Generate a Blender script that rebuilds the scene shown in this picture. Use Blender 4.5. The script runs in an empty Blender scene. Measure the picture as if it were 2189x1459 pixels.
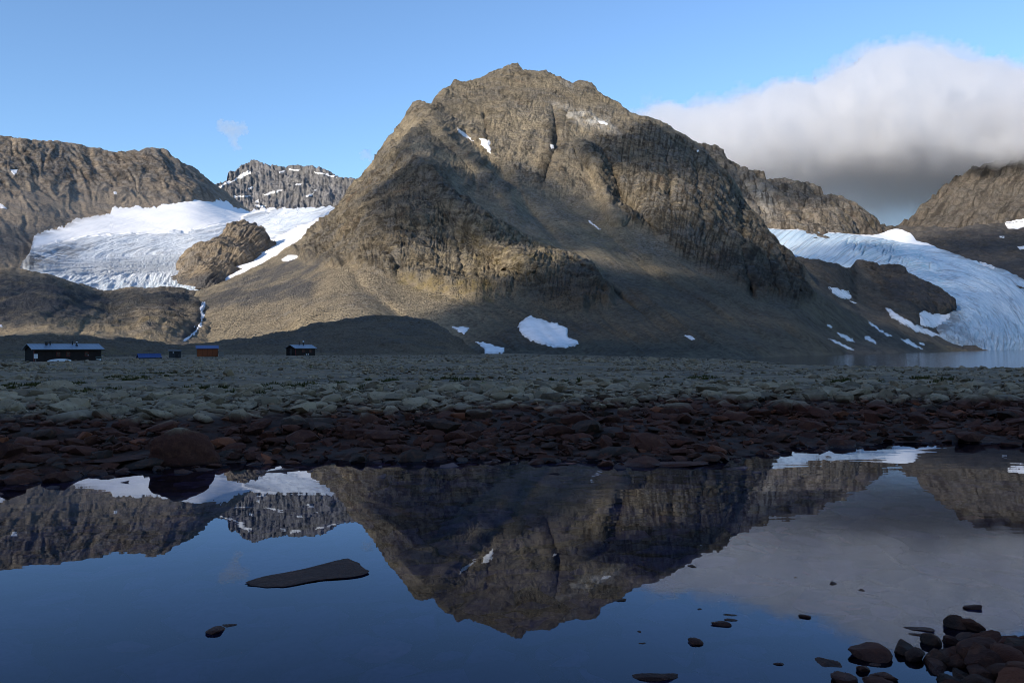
import bpy, bmesh, math, random
import numpy as np
from mathutils import Vector, Matrix

S = bpy.context.scene
# ------------------------------------------------------------------ camera
W, H, F = 2189.0, 1459.0, 1700.0          # photo pixels, focal length in those pixels
CX, CY = W / 2, H / 2
EYE = np.array([0.0, 0.0, 1.40])
PITCH, ROLL = math.radians(0.536), math.radians(0.34)
fwd = np.array([0, math.cos(PITCH), math.sin(PITCH)])
r0 = np.array([1.0, 0, 0]); u0 = np.array([0, -math.sin(PITCH), math.cos(PITCH)])
upv = u0 * math.cos(ROLL) + r0 * math.sin(ROLL)
rgt = r0 * math.cos(ROLL) - u0 * math.sin(ROLL)
cam = bpy.data.cameras.new('camera'); cam_o = bpy.data.objects.new('camera', cam)
S.collection.objects.link(cam_o); S.camera = cam_o
cam.sensor_fit = 'HORIZONTAL'; cam.sensor_width = 36.0; cam.lens = F / W * 36.0
cam.clip_start = 0.1; cam.clip_end = 60000
M = Matrix.Identity(4)
for i in range(3):
    M[i][0], M[i][1], M[i][2], M[i][3] = rgt[i], upv[i], -fwd[i], EYE[i]
cam_o.matrix_world = M

# ------------------------------------------------------------------ sky, sun, exposure
SUN_AZ, SUN_EL = math.radians(42), math.radians(20)   # sun stands behind the camera, to its left
LDIR = np.array([-math.sin(SUN_AZ) * math.cos(SUN_EL), -math.cos(SUN_AZ) * math.cos(SUN_EL), math.sin(SUN_EL)])
wd = bpy.data.worlds.new('World'); S.world = wd; wd.use_nodes = True
nt = wd.node_tree; nt.nodes.clear()
sky = nt.nodes.new('ShaderNodeTexSky'); sky.sky_type = 'NISHITA'; sky.sun_disc = False
sky.sun_elevation = SUN_EL; sky.sun_rotation = math.pi + SUN_AZ
sky.altitude = 1200; sky.air_density = 1.1; sky.dust_density = 0.15; sky.ozone_density = 4.2
bg = nt.nodes.new('ShaderNodeBackground'); bg.inputs['Strength'].default_value = 0.15
wo = nt.nodes.new('ShaderNodeOutputWorld')
nt.links.new(sky.outputs[0], bg.inputs[0]); nt.links.new(bg.outputs[0], wo.inputs[0])
sl = bpy.data.lights.new('sun', 'SUN'); sl.energy = 4.6; sl.angle = math.radians(0.53); sl.color = (1.0, 0.88, 0.71)
so = bpy.data.objects.new('sun', sl); S.collection.objects.link(so)
so.rotation_mode = 'QUATERNION'; so.rotation_quaternion = Vector(LDIR).to_track_quat('Z', 'Y')
so.location = (-200, -300, 400)
S.view_settings.view_transform = 'Standard'; S.view_settings.look = 'None'
S.view_settings.exposure = 0.64; S.view_settings.gamma = 1.0; S.view_settings.use_curve_mapping = False
try:
    S.cycles.use_denoising = True; S.cycles.denoiser = 'OPENIMAGEDENOISE'
    S.cycles.volume_bounces = 8; S.cycles.filter_width = 0.95; S.cycles.max_bounces = 12; S.cycles.transparent_max_bounces = 12
    S.cycles.transmission_bounces = 6; S.cycles.diffuse_bounces = 3; S.cycles.glossy_bounces = 3
    S.cycles.sample_clamp_indirect = 8.0
except Exception as e:
    print('cycles', e)

# ------------------------------------------------------------------ maths helpers
rng = np.random.default_rng(7)
_perm = rng.permutation(256).astype(np.int32)
_perm = np.concatenate([_perm, _perm, _perm])
_g = rng.normal(size=(256, 3)).astype(np.float32); _g /= np.linalg.norm(_g, axis=1)[:, None]
def perlin(p):
    p = np.asarray(p, np.float32)
    i = np.floor(p).astype(np.int32); f = p - i; i &= 255
    u = f * f * f * (f * (f * 6 - 15) + 10)
    out = 0
    for cx in (0, 1):
        wx = u[:, 0] if cx else 1 - u[:, 0]
        a = _perm[i[:, 0] + cx]
        for cy in (0, 1):
            wy = u[:, 1] if cy else 1 - u[:, 1]
            b = _perm[a + i[:, 1] + cy]
            for cz in (0, 1):
                wz = u[:, 2] if cz else 1 - u[:, 2]
                g = _g[_perm[b + i[:, 2] + cz]]
                d = g[:, 0] * (f[:, 0] - cx) + g[:, 1] * (f[:, 1] - cy) + g[:, 2] * (f[:, 2] - cz)
                out = out + wx * wy * wz * d
    return out * 1.6
def fbm(p, octs=4, gain=0.5, off=0.0):
    p = np.asarray(p, np.float32) + off; s = 0; a = 1.0
    for _ in range(octs):
        s = s + a * perlin(p); p = p * 2.03 + 17.3; a *= gain
    return s
def ridged(p, octs=4, gain=0.5, off=0.0):
    p = np.asarray(p, np.float32) + off; s = 0; a = 1.0; t = 0
    for _ in range(octs):
        s = s + a * (1 - 2 * np.abs(perlin(p))); p = p * 2.07 + 11.1; t += a; a *= gain
    return s / t
def curve(pts):
    xs = np.array([p[0] for p in pts], float); ys = np.array([p[1] for p in pts], float)
    return lambda x: np.interp(x, xs, ys)
def rays(px, py):
    px = np.asarray(px, float); py = np.asarray(py, float)
    return fwd * F + rgt * (px[..., None] - CX) - upv * (py[..., None] - CY)
def at(px, py, d):
    """World point on the line of sight of a photo pixel at horizontal distance d."""
    r = rays(px, py); h = np.hypot(r[..., 0], r[..., 1])
    return EYE + r * (np.asarray(d, float) / h)[..., None]
def proj(P):
    q = np.asarray(P, float) - EYE
    zc = q @ fwd
    return CX + F * (q @ rgt) / zc, CY - F * (q @ upv) / zc
def yh(px):
    return CY + F * math.tan(PITCH) - (np.asarray(px, float) - CX) * math.tan(ROLL)
def tps(pts, lam=0.02):
    """Smooth distance field through (px, py, d) control points."""
    P = np.array(pts, float); X = P[:, :2] / 100.0; n = len(X)
    def k(r2): return 0.5 * r2 * np.log(r2 + 1e-9)
    A = np.zeros((n + 3, n + 3)); r2 = ((X[:, None] - X[None]) ** 2).sum(-1)
    A[:n, :n] = k(r2) + lam * np.eye(n); A[:n, n] = 1; A[:n, n + 1:] = X; A[n, :n] = 1; A[n + 1:, :n] = X.T
    w = np.linalg.solve(A, np.concatenate([P[:, 2], [0, 0, 0]]))
    def f(px, py):
        q = np.stack([px, py], -1) / 100.0; out = np.zeros(len(q))
        for s in range(0, len(q), 40000):
            qq = q[s:s + 40000]; r2 = ((qq[:, None] - X[None]) ** 2).sum(-1)
            out[s:s + 40000] = k(r2) @ w[:n] + w[n] + qq @ w[n + 1:]
        return out
    return f
def polydist(px, py, pl):
    d = np.full(len(px), 1e9); t = np.zeros(len(px)); pl = np.array(pl, float)
    for k, (a, b) in enumerate(zip(pl[:-1], pl[1:])):
        ab = b - a; L = (ab ** 2).sum()
        s = np.clip(((px - a[0]) * ab[0] + (py - a[1]) * ab[1]) / L, 0, 1)
        dd = np.hypot(px - a[0] - s * ab[0], py - a[1] - s * ab[1])
        m = dd < d; d = np.where(m, dd, d); t = np.where(m, k + s, t)
    return d, t / (len(pl) - 1)
def inpoly(px, py, poly):
    poly = np.array(poly, float); c = np.zeros(len(px), bool); j = len(poly) - 1
    for i in range(len(poly)):
        xi, yi = poly[i]; xj, yj = poly[j]
        m = ((yi > py) != (yj > py)) & (px < (xj - xi) * (py - yi) / (yj - yi + 1e-12) + xi)
        c ^= m; j = i
    return c
def softpoly(px, py, poly, w):
    d, _ = polydist(px, py, list(poly) + [poly[0]])
    s = np.where(inpoly(px, py, poly), d, -d)
    return np.clip(0.5 + s / (2 * w), 0, 1)
def sstep(a, b, x):
    t = np.clip((x - a) / (b - a), 0, 1); return t * t * (3 - 2 * t)

# ------------------------------------------------------------------ object helpers
def link(o, parent=None):
    S.collection.objects.link(o)
    if parent is not None: o.parent = parent
    return o
def tag(o, label=None, cat=None, group=None, kind=None):
    if label: o['label'] = label
    if cat: o['category'] = cat
    if group: o['group'] = group
    if kind: o['kind'] = kind
    return o
def fastmesh(name, V, Q, mat=None, smooth=True, attrs=None):
    """Mesh from numpy arrays (Q: n x 3 or n x 4)."""
    V = np.ascontiguousarray(V, np.float32); Q = np.ascontiguousarray(Q, np.int32); k = Q.shape[1]
    me = bpy.data.meshes.new(name)
    me.vertices.add(len(V)); me.vertices.foreach_set('co', V.ravel())
    me.loops.add(Q.size); me.loops.foreach_set('vertex_index', Q.ravel())
    me.polygons.add(len(Q)); me.polygons.foreach_set('loop_start', np.arange(0, Q.size, k, dtype=np.int32))
    me.update(calc_edges=True)
    me.polygons.foreach_set('use_smooth', np.full(len(Q), smooth, bool))
    for n, a in (attrs or {}).items():
        at_ = me.attributes.new(n, 'FLOAT', 'POINT'); at_.data.foreach_set('value', np.ascontiguousarray(a, np.float32))
    if mat: me.materials.append(mat)
    me.validate()
    return me
def grid_quads(nr, nc):
    i = np.arange(nr * nc, dtype=np.int32).reshape(nr, nc)
    return np.stack([i[:-1, :-1], i[:-1, 1:], i[1:, 1:], i[1:, :-1]], -1).reshape(-1, 4)
def empty(name, loc=(0, 0, 0), rz=0.0):
    o = bpy.data.objects.new(name, None); o.location = loc; o.rotation_euler = (0, 0, rz); o.empty_display_size = 0.3
    return link(o)
class MB:
    def __init__(s): s.v = []; s.f = []
    def hexa(s, c):                                    # 8 corners: bottom 4 ccw, top 4 ccw
        b = len(s.v); s.v += [tuple(p) for p in c]
        for q in ((0, 3, 2, 1), (4, 5, 6, 7), (0, 1, 5, 4), (1, 2, 6, 5), (2, 3, 7, 6), (3, 0, 4, 7)):
            s.f.append(tuple(b + k for k in q))
        return s
    def box(s, x0, y0, z0, x1, y1, z1):
        return s.hexa([(x0, y0, z0), (x1, y0, z0), (x1, y1, z0), (x0, y1, z0), (x0, y0, z1), (x1, y0, z1), (x1, y1, z1), (x0, y1, z1)])
    def cyl(s, x, y, z0, z1, r, n=10, r2=None):
        r2 = r if r2 is None else r2; b = len(s.v)
        for z, rr in ((z0, r), (z1, r2)):
            for k in range(n): a = 2 * math.pi * k / n; s.v.append((x + rr * math.cos(a), y + rr * math.sin(a), z))
        for k in range(n): s.f.append((b + k, b + (k + 1) % n, b + n + (k + 1) % n, b + n + k))
        s.f.append(tuple(b + k for k in reversed(range(n)))); s.f.append(tuple(b + n + k for k in range(n)))
        return s
    def poly(s, pts, face=None):
        b = len(s.v); s.v += [tuple(p) for p in pts]; s.f.append(tuple(range(b, b + len(pts)))); return s
    def build(s, name, mat, parent=None, bevel=0.0):
        me = bpy.data.meshes.new(name); me.from_pydata(s.v, [], s.f); me.materials.append(mat); me.update()
        o = bpy.data.objects.new(name, me); link(o, parent)
        if bevel:
            m = o.modifiers.new('bevel', 'BEVEL'); m.width = bevel; m.segments = 1
        return o

# ------------------------------------------------------------------ node helpers
class NT:
    def __init__(s, name):
        s.m = bpy.data.materials.new(name); s.m.use_nodes = True; s.t = s.m.node_tree; s.t.nodes.clear()
        s.out = s.t.nodes.new('ShaderNodeOutputMaterial')
    def n(s, typ, **kw):
        x = s.t.nodes.new('ShaderNode' + typ)
        for k, v in kw.items():
            if k in x.inputs: s.set(x.inputs[k], v)
            else: setattr(x, k, v)
        return x
    def set(s, inp, v):
        if isinstance(v, bpy.types.NodeSocket): s.t.links.new(v, inp)
        elif isinstance(v, (tuple, list)) and inp.type == 'RGBA' and len(v) == 3: inp.default_value = (*v, 1)
        else: inp.default_value = v
    def math(s, op, a, b=0.0, c=0.0, clamp=False):
        x = s.t.nodes.new('ShaderNodeMath'); x.operation = op; x.use_clamp = clamp
        s.set(x.inputs[0], a); s.set(x.inputs[1], b); s.set(x.inputs[2], c); return x.outputs[0]
    def mix(s, f, a, b, typ='MIX'):
        x = s.t.nodes.new('ShaderNodeMix'); x.data_type = 'RGBA'; x.blend_type = typ
        s.set(x.inputs[0], f); s.set(x.inputs[6], a); s.set(x.inputs[7], b); return x.outputs[2]
    def ramp(s, f, stops):
        x = s.t.nodes.new('ShaderNodeMapRange'); x.interpolation_type = 'SMOOTHSTEP'
        s.set(x.inputs[0], f); s.set(x.inputs[1], stops[0]); s.set(x.inputs[2], stops[1]); return x.outputs[0]
    def noise(s, vec, scale, detail=4, rough=0.55, dist=0.0):
        x = s.t.nodes.new('ShaderNodeTexNoise'); s.set(x.inputs['Vector'], vec)
        x.inputs['Scale'].default_value = scale; x.inputs['Detail'].default_value = detail
        x.inputs['Roughness'].default_value = rough; x.inputs['Distortion'].default_value = dist; return x.outputs[0]
    def voro(s, vec, scale, feature='F1', out=0):
        x = s.t.nodes.new('ShaderNodeTexVoronoi'); x.feature = feature; s.set(x.inputs['Vector'], vec)
        x.inputs['Scale'].default_value = scale; return x.outputs[out]
    def attr(s, name):
        x = s.t.nodes.new('ShaderNodeAttribute'); x.attribute_name = name; return x.outputs['Fac']
    def pos(s): return s.t.nodes.new('ShaderNodeNewGeometry').outputs['Position']
    def obj(s): return s.t.nodes.new('ShaderNodeTexCoord').outputs['Object']
    def vscale(s, v, sx, sy, sz, rot=(0, 0, 0)):
        x = s.t.nodes.new('ShaderNodeMapping'); s.set(x.inputs['Vector'], v); x.inputs['Scale'].default_value = (sx, sy, sz)
        x.inputs['Rotation'].default_value = rot; return x.outputs[0]
    def bump(s, h, strength, dist, nrm=None):
        x = s.t.nodes.new('ShaderNodeBump'); s.set(x.inputs['Height'], h); x.inputs['Strength'].default_value = strength
        x.inputs['Distance'].default_value = dist
        if nrm is not None: s.set(x.inputs['Normal'], nrm)
        return x.outputs[0]
    def surf(s, col, rough=0.9, nrm=None, spec=0.2, metal=0.0):
        b = s.t.nodes.new('ShaderNodeBsdfPrincipled')
        s.set(b.inputs['Base Color'], col); s.set(b.inputs['Roughness'], rough)
        s.set(b.inputs['Specular IOR Level'], spec); s.set(b.inputs['Metallic'], metal)
        if nrm is not None: s.set(b.inputs['Normal'], nrm)
        s.t.links.new(b.outputs[0], s.out.inputs[0]); return s.m
# ------------------------------------------------------------------ materials
def m_mountain(name, lo, mid, hi, sc=1.0, red=(0.16, 0.085, 0.05), bumpd=2.0):
    """Rock and scree: attributes cliff (bare rock), moss, pale, wet (wet rock, painted shade) drive the mix."""
    t = NT(name); p = t.pos()
    big = t.noise(p, 0.008 * sc, 5, 0.6); med = t.noise(p, 0.05 * sc, 6, 0.7); fine = t.noise(p, 0.28 * sc, 6, 0.75)
    stre = t.noise(t.vscale(p, 1, 1, 0.12), 0.10 * sc, 6, 0.72, 0.5)
    ledge = t.noise(t.vscale(p, 0.35, 0.35, 2.2, (0.25, 0.3, 0)), 0.16 * sc, 5, 0.7, 0.6)
    grain = t.voro(p, 0.5 * sc); gcol = t.n('RGBToBW', Color=t.voro(p, 0.5 * sc, out=1)).outputs[0]
    dark = tuple(0.42 * x for x in lo); bright = tuple(1.35 * x for x in hi)
    c = t.mix(t.ramp(big, (0.36, 0.64)), mid, hi)
    c = t.mix(t.math('MULTIPLY', t.ramp(med, (0.42, 0.66)), 0.7), c, lo)
    c = t.mix(t.math('MULTIPLY', t.ramp(gcol, (0.35, 0.9)), 0.45), c, bright)
    c = t.mix(t.math('MULTIPLY', t.ramp(gcol, (0.4, 0.05)), 0.5), c, lo)
    gm = sum(mid) / 3; greyc = (gm * 1.02, gm * 0.97, gm * 0.90); ghi = tuple(1.3 * x for x in greyc)
    c = t.mix(t.math('MULTIPLY', t.ramp(t.noise(p, 0.017 * sc, 5, 0.65, 0.4), (0.46, 0.62)), 0.65), c, t.mix(t.ramp(fine, (0.4, 0.62)), lo, ghi))
    cliff = t.attr('cliff')
    cr = t.mix(t.ramp(stre, (0.38, 0.6)), dark, t.mix(t.ramp(t.noise(p, 0.025 * sc, 5, 0.65), (0.4, 0.6)), mid, greyc))
    cr = t.mix(t.math('MULTIPLY', t.ramp(t.noise(p, 0.03 * sc, 5, 0.7, 0.6), (0.56, 0.72)), 0.55), cr, red)
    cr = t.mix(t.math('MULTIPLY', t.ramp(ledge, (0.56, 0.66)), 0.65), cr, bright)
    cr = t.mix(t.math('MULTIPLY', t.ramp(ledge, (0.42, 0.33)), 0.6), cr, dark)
    c = t.mix(t.math('MULTIPLY', cliff, 0.85), c, cr)
    c = t.mix(t.math('MULTIPLY', t.ramp(fine, (0.44, 0.32)), 0.75), c, dark)
    c = t.mix(t.math('MULTIPLY', t.ramp(fine, (0.57, 0.7)), 0.5), c, bright)
    stones = t.math('MULTIPLY', t.ramp(grain, (0.28, 0.12)), t.ramp(fine, (0.5, 0.62)))
    c = t.mix(t.math('MULTIPLY', stones, 0.5), c, (0.36, 0.32, 0.26))
    moss = t.math('MULTIPLY', t.attr('moss'), t.ramp(t.noise(p, 0.07 * sc, 6, 0.75), (0.44, 0.64)))
    c = t.mix(t.math('MULTIPLY', moss, 0.75), c, (0.175, 0.135, 0.05))
    pale = t.math('MULTIPLY', t.attr('pale'), t.ramp(med, (0.35, 0.6)))
    c = t.mix(pale, c, (0.46, 0.43, 0.38))
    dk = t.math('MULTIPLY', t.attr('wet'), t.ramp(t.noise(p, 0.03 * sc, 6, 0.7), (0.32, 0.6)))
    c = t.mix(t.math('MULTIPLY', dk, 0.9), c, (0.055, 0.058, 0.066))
    c = t.mix(t.math('MULTIPLY', t.attr('stk'), 0.8), c, tuple(0.8 * x for x in dark))
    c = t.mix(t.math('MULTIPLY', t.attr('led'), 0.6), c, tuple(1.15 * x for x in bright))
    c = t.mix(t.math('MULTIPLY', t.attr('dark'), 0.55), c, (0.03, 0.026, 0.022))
    h = t.math('ADD', t.math('MULTIPLY', fine, 0.8), t.math('MULTIPLY', med, 1.2))
    h = t.math('ADD', h, t.math('MULTIPLY', t.math('MULTIPLY', t.math('ADD', stre, ledge), cliff), 1.5))
    h = t.math('ADD', h, t.math('MULTIPLY', t.ramp(grain, (0.5, 0.1)), 0.3))
    return t.surf(c, 0.92, t.bump(h, 1.0, bumpd), 0.15)
MAT = {}
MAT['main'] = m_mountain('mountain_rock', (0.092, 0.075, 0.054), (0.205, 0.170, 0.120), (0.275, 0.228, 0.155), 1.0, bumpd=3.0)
MAT['left'] = m_mountain('slope_rock', (0.15, 0.118, 0.09), (0.265, 0.212, 0.158), (0.32, 0.258, 0.19), 0.6, bumpd=3.0)
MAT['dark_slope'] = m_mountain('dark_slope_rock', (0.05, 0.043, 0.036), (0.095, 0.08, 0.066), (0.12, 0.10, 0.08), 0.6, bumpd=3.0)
MAT['far'] = m_mountain('far_rock', (0.135, 0.132, 0.138), (0.185, 0.180, 0.185), (0.23, 0.222, 0.225), 0.35, (0.16, 0.13, 0.11), 4.0)  # greyed rock colours, the haze of distance is put into them
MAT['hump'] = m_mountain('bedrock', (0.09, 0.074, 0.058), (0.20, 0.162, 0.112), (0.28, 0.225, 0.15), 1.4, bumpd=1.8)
MAT['nunatak'] = m_mountain('nunatak_rock', (0.12, 0.095, 0.07), (0.24, 0.192, 0.135), (0.35, 0.275, 0.19), 1.0, (0.28, 0.17, 0.08), 2.5)
MAT['ridge'] = m_mountain('ridge_rock', (0.10, 0.085, 0.07), (0.19, 0.16, 0.13), (0.245, 0.205, 0.162), 0.7, bumpd=3.0)
MAT['foreland'] = m_mountain('foreland_rock', (0.045, 0.039, 0.033), (0.10, 0.084, 0.066), (0.14, 0.115, 0.088), 1.0, bumpd=2.5)
MAT['moraine'] = m_mountain('moraine_rubble', (0.075, 0.055, 0.036), (0.13, 0.094, 0.062), (0.165, 0.12, 0.08), 3.0, bumpd=0.8)

def m_ice(name, snowc, icec, dirt, scale):
    t = NT(name); p = t.pos()
    fx = t.n('CombineXYZ', X=t.attr('fu'), Y=t.attr('fv'), Z=0.0).outputs[0]
    lines = t.noise(t.vscale(fx, 1, 1, 1), 1.0 * scale, 6, 0.7, 0.8)
    l2 = t.noise(t.vscale(fx, 2.2, 3.0, 1), 1.7 * scale, 6, 0.7, 0.5)
    big = t.noise(p, 0.006, 4, 0.6)
    ice = t.mix(t.ramp(big, (0.35, 0.65)), icec, tuple(0.72 * a + 0.28 * b for a, b in zip(icec, snowc)))
    ice = t.mix(t.math('MULTIPLY', t.ramp(lines, (0.50, 0.62)), 0.75), ice, dirt)
    ice = t.mix(t.math('MULTIPLY', t.ramp(l2, (0.5, 0.7)), 0.4), ice, tuple(0.7 * x for x in icec))
    ice = t.mix(t.math('MULTIPLY', t.ramp(l2, (0.48, 0.3)), 0.5), ice, snowc)
    f = t.math('ADD', t.attr('snow'), t.math('MULTIPLY', t.math('SUBTRACT', t.noise(p, 0.02, 5, 0.65), 0.5), 0.5))
    f = t.ramp(f, (0.4, 0.6))
    c = t.mix(f, ice, snowc)
    c = t.mix(t.math('MULTIPLY', t.attr('dirt'), t.ramp(t.noise(p, 0.03, 6, 0.7), (0.4, 0.55))), c, (0.17, 0.16, 0.15))
    c = t.mix(t.math('MULTIPLY', t.attr('blue'), t.ramp(l2, (0.45, 0.6))), c, (0.27, 0.5, 0.62))
    h = t.math('ADD', t.math('MULTIPLY', lines, 2.0), l2)
    nf = t.math('SUBTRACT', 1.0, t.math('MULTIPLY', f, 0.85))
    return t.surf(c, 0.75, t.bump(t.math('MULTIPLY', h, nf), 0.9, 3.0), 0.25)
MAT['ice_a'] = m_ice('glacier_ice', (0.86, 0.855, 0.85), (0.62, 0.67, 0.72), (0.43, 0.45, 0.48), 1.0)
MAT['ice_b'] = m_ice('blue_glacier_ice', (0.86, 0.86, 0.86), (0.44, 0.58, 0.70), (0.24, 0.28, 0.33), 1.0)
t = NT('old_snow'); p = t.pos(); nz = t.noise(p, 0.12, 5, 0.6); n2 = t.noise(p, 0.7, 4, 0.6)
c = t.mix(t.ramp(nz, (0.4, 0.7)), (0.82, 0.82, 0.83), (0.66, 0.66, 0.66)); c = t.mix(t.math('MULTIPLY', t.ramp(n2, (0.6, 0.75)), 0.3), c, (0.35, 0.33, 0.31))
c = t.mix(t.math('MULTIPLY', t.math('MULTIPLY', t.attr('rim'), t.ramp(t.noise(p, 0.35, 5, 0.7), (0.4, 0.62))), 0.65), c, (0.30, 0.27, 0.23))
MAT['snow'] = t.surf(c, 0.8, t.bump(nz, 0.5, 1.5), 0.2)
t = NT('white_water'); p = t.pos()
MAT['fall'] = t.surf(t.mix(t.ramp(t.noise(t.vscale(p, 1, 1, 0.3), 0.9, 5, 0.7), (0.4, 0.6)), (0.30, 0.32, 0.36), (0.82, 0.83, 0.86)), 0.4, None, 0.4)

def m_ground():
    t = NT('stony_ground'); p = t.pos()
    z = t.n('SeparateXYZ', Vector=p).outputs[2]
    n1 = t.noise(p, 0.6, 6, 0.65); n2 = t.noise(p, 3.5, 6, 0.7); v = t.voro(p, 2.2); vr = t.voro(p, 2.2, out=1)
    v3 = t.voro(p, 0.8); v3r = t.voro(p, 0.8, out=1)
    grey = t.mix(t.ramp(n1, (0.35, 0.65)), (0.16, 0.115, 0.073), (0.28, 0.202, 0.126))
    bw = t.n('RGBToBW', Color=vr).outputs[0]; bw3 = t.n('RGBToBW', Color=v3r).outputs[0]
    grey = t.mix(t.math('MULTIPLY', bw, 0.55), grey, (0.30, 0.222, 0.145))
    grey = t.mix(t.math('MULTIPLY', t.ramp(bw3, (0.4, 0.8)), 0.4), grey, (0.06, 0.065, 0.065))
    grey = t.mix(t.math('MULTIPLY', t.ramp(t.noise(p, 0.09, 4, 0.6), (0.55, 0.68)), 0.35), grey, (0.06, 0.06, 0.025))
    red = t.mix(t.ramp(n2, (0.35, 0.65)), (0.03, 0.014, 0.01), (0.075, 0.032, 0.02))
    lev = t.math('ADD', z, t.math('MULTIPLY', t.math('SUBTRACT', n1, 0.5), 0.25))
    far = t.ramp(t.n('VectorMath', operation='LENGTH', Vector=p).outputs['Value'], (28, 40))
    f = t.math('MAXIMUM', t.ramp(lev, (0.36, 0.46)), far)
    c = t.mix(f, red, grey)
    h = t.math('ADD', t.math('MULTIPLY', t.ramp(v, (0.5, 0.05)), 0.5), t.math('MULTIPLY', n2, 0.3))
    h = t.math('ADD', h, t.math('MULTIPLY', t.ramp(v3, (0.6, 0.05)), 1.0))
    return t.surf(c, 0.9, t.bump(h, 1.0, 0.35), 0.2)
MAT['ground'] = m_ground()
def m_stone(name, wetgloss=False):
    """Shore stone: dark red-brown below the old water line, grey with lichen above it."""
    t = NT(name); p = t.pos(); o = t.obj()
    z = t.n('SeparateXYZ', Vector=p).outputs[2]
    rnd = t.n('ObjectInfo').outputs['Random']
    rnd = t.math('FRACT', t.math('ADD', rnd, t.attr('rnd')))
    r2 = t.math('FRACT', t.math('MULTIPLY', rnd, 17.31)); r3 = t.math('FRACT', t.math('MULTIPLY', rnd, 53.7))
    n1 = t.noise(p, 2.5, 6, 0.65); n2 = t.noise(p, 11, 6, 0.7); n3 = t.noise(p, 40, 4, 0.7)
    grey = t.mix(rnd, (0.145, 0.108, 0.07), (0.35, 0.258, 0.16))
    grey = t.mix(t.math('MULTIPLY', t.ramp(r2, (0.8, 1.0)), 0.6), grey, (0.2, 0.155, 0.115))
    grey = t.mix(t.math('MULTIPLY', t.ramp(n1, (0.5, 0.66)), 0.6), grey, (0.42, 0.325, 0.215))
    grey = t.mix(t.math('MULTIPLY', t.ramp(n2, (0.56, 0.66)), 0.7), grey, (0.04, 0.042, 0.042))
    grey = t.mix(t.math('MULTIPLY', t.ramp(n1, (0.4, 0.3)), t.ramp(r3, (0.6, 0.9))), grey, (0.14, 0.14, 0.05))
    red = t.mix(r2, (0.046, 0.019, 0.014), (0.095, 0.034, 0.022))
    red = t.mix(t.ramp(r3, (0.92, 1.0)), red, (0.24, 0.075, 0.034))
    red = t.mix(t.ramp(r3, (0.3, 0.0)), red, (0.040, 0.028, 0.022))
    red = t.mix(t.math('MULTIPLY', t.ramp(n2, (0.45, 0.65)), 0.45), red, (0.15, 0.060, 0.032))
    red = t.mix(t.math('MULTIPLY', t.ramp(n3, (0.55, 0.7)), 0.3), red, (0.012, 0.01, 0.01))
    lev = t.math('ADD', z, t.math('MULTIPLY', t.math('SUBTRACT', t.math('ADD', t.math('MULTIPLY', n1, 0.5), t.math('MULTIPLY', t.noise(p, 0.5, 4, 0.6), 0.5)), 0.5), 0.5))
    far = t.ramp(t.n('VectorMath', operation='LENGTH', Vector=p).outputs['Value'], (28, 40))
    f = t.math('MAXIMUM', t.ramp(lev, (0.34, 0.5)), far)
    c = t.mix(f, red, grey)
    wet = t.ramp(t.math('ADD', z, t.math('MULTIPLY', t.math('SUBTRACT', n2, 0.5), 0.04)), (0.05, 0.015))
    c = t.mix(t.math('MULTIPLY', wet, 0.4), c, (0.015, 0.01, 0.01))
    rough = t.math('SUBTRACT', 0.88, t.math('MULTIPLY', wet, 0.3))
    h = t.math('ADD', n2, t.math('MULTIPLY', n3, 0.35))
    return t.surf(c, rough, t.bump(h, 0.8, 0.03), 0.12)
MAT['stone'] = m_stone('shore_stone')
t = NT('pond_bed_stone'); p = t.pos(); rn = t.attr('rnd'); nb = t.noise(p, 9, 5, 0.65)
cb_ = t.mix(rn, (0.05, 0.035, 0.035), (0.20, 0.125, 0.12)); cb_ = t.mix(t.math('MULTIPLY', t.ramp(t.math('FRACT', t.math('MULTIPLY', rn, 7.3)), (0.85, 1.0)), 0.8), cb_, (0.34, 0.15, 0.11))
MAT['bed'] = t.surf(t.mix(t.math('MULTIPLY', t.ramp(nb, (0.4, 0.65)), 0.4), cb_, (0.04, 0.03, 0.03)), 0.9, None, 0.1)

t = NT('pond_water'); p = t.pos()
wav = t.noise(t.vscale(p, 0.7, 1.6, 1), 0.9, 3, 0.5)
mask = t.ramp(t.noise(p, 0.10, 2, 0.5), (0.4, 0.7))
nrm = t.bump(t.math('MULTIPLY', wav, t.math('ADD', 0.25, mask)), 0.06, 0.05)
rf_ = t.n('BsdfGlossy', Color=(0.74, 0.83, 1.0), Roughness=0.0); t.set(rf_.inputs['Normal'], nrm)
tr_ = t.n('BsdfRefraction', Color=(0.40, 0.47, 0.78), Roughness=0.0, IOR=1.30); t.set(tr_.inputs['Normal'], nrm)
fr_ = t.n('Fresnel', IOR=1.29); t.set(fr_.inputs['Normal'], nrm)
mx = t.t.nodes.new('ShaderNodeMixShader'); t.set(mx.inputs[0], fr_.outputs[0]); t.t.links.new(tr_.outputs[0], mx.inputs[1]); t.t.links.new(rf_.outputs[0], mx.inputs[2]); t.t.links.new(mx.outputs[0], t.out.inputs[0])
MAT['pond'] = t.m
t = NT('lake_water'); p = t.pos()
MAT['lake'] = t.surf((0.012, 0.022, 0.032), 0.06, t.bump(t.noise(t.vscale(p, 0.5, 1.4, 1), 0.8, 4, 0.55), 0.2, 0.25), 0.5)

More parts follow.
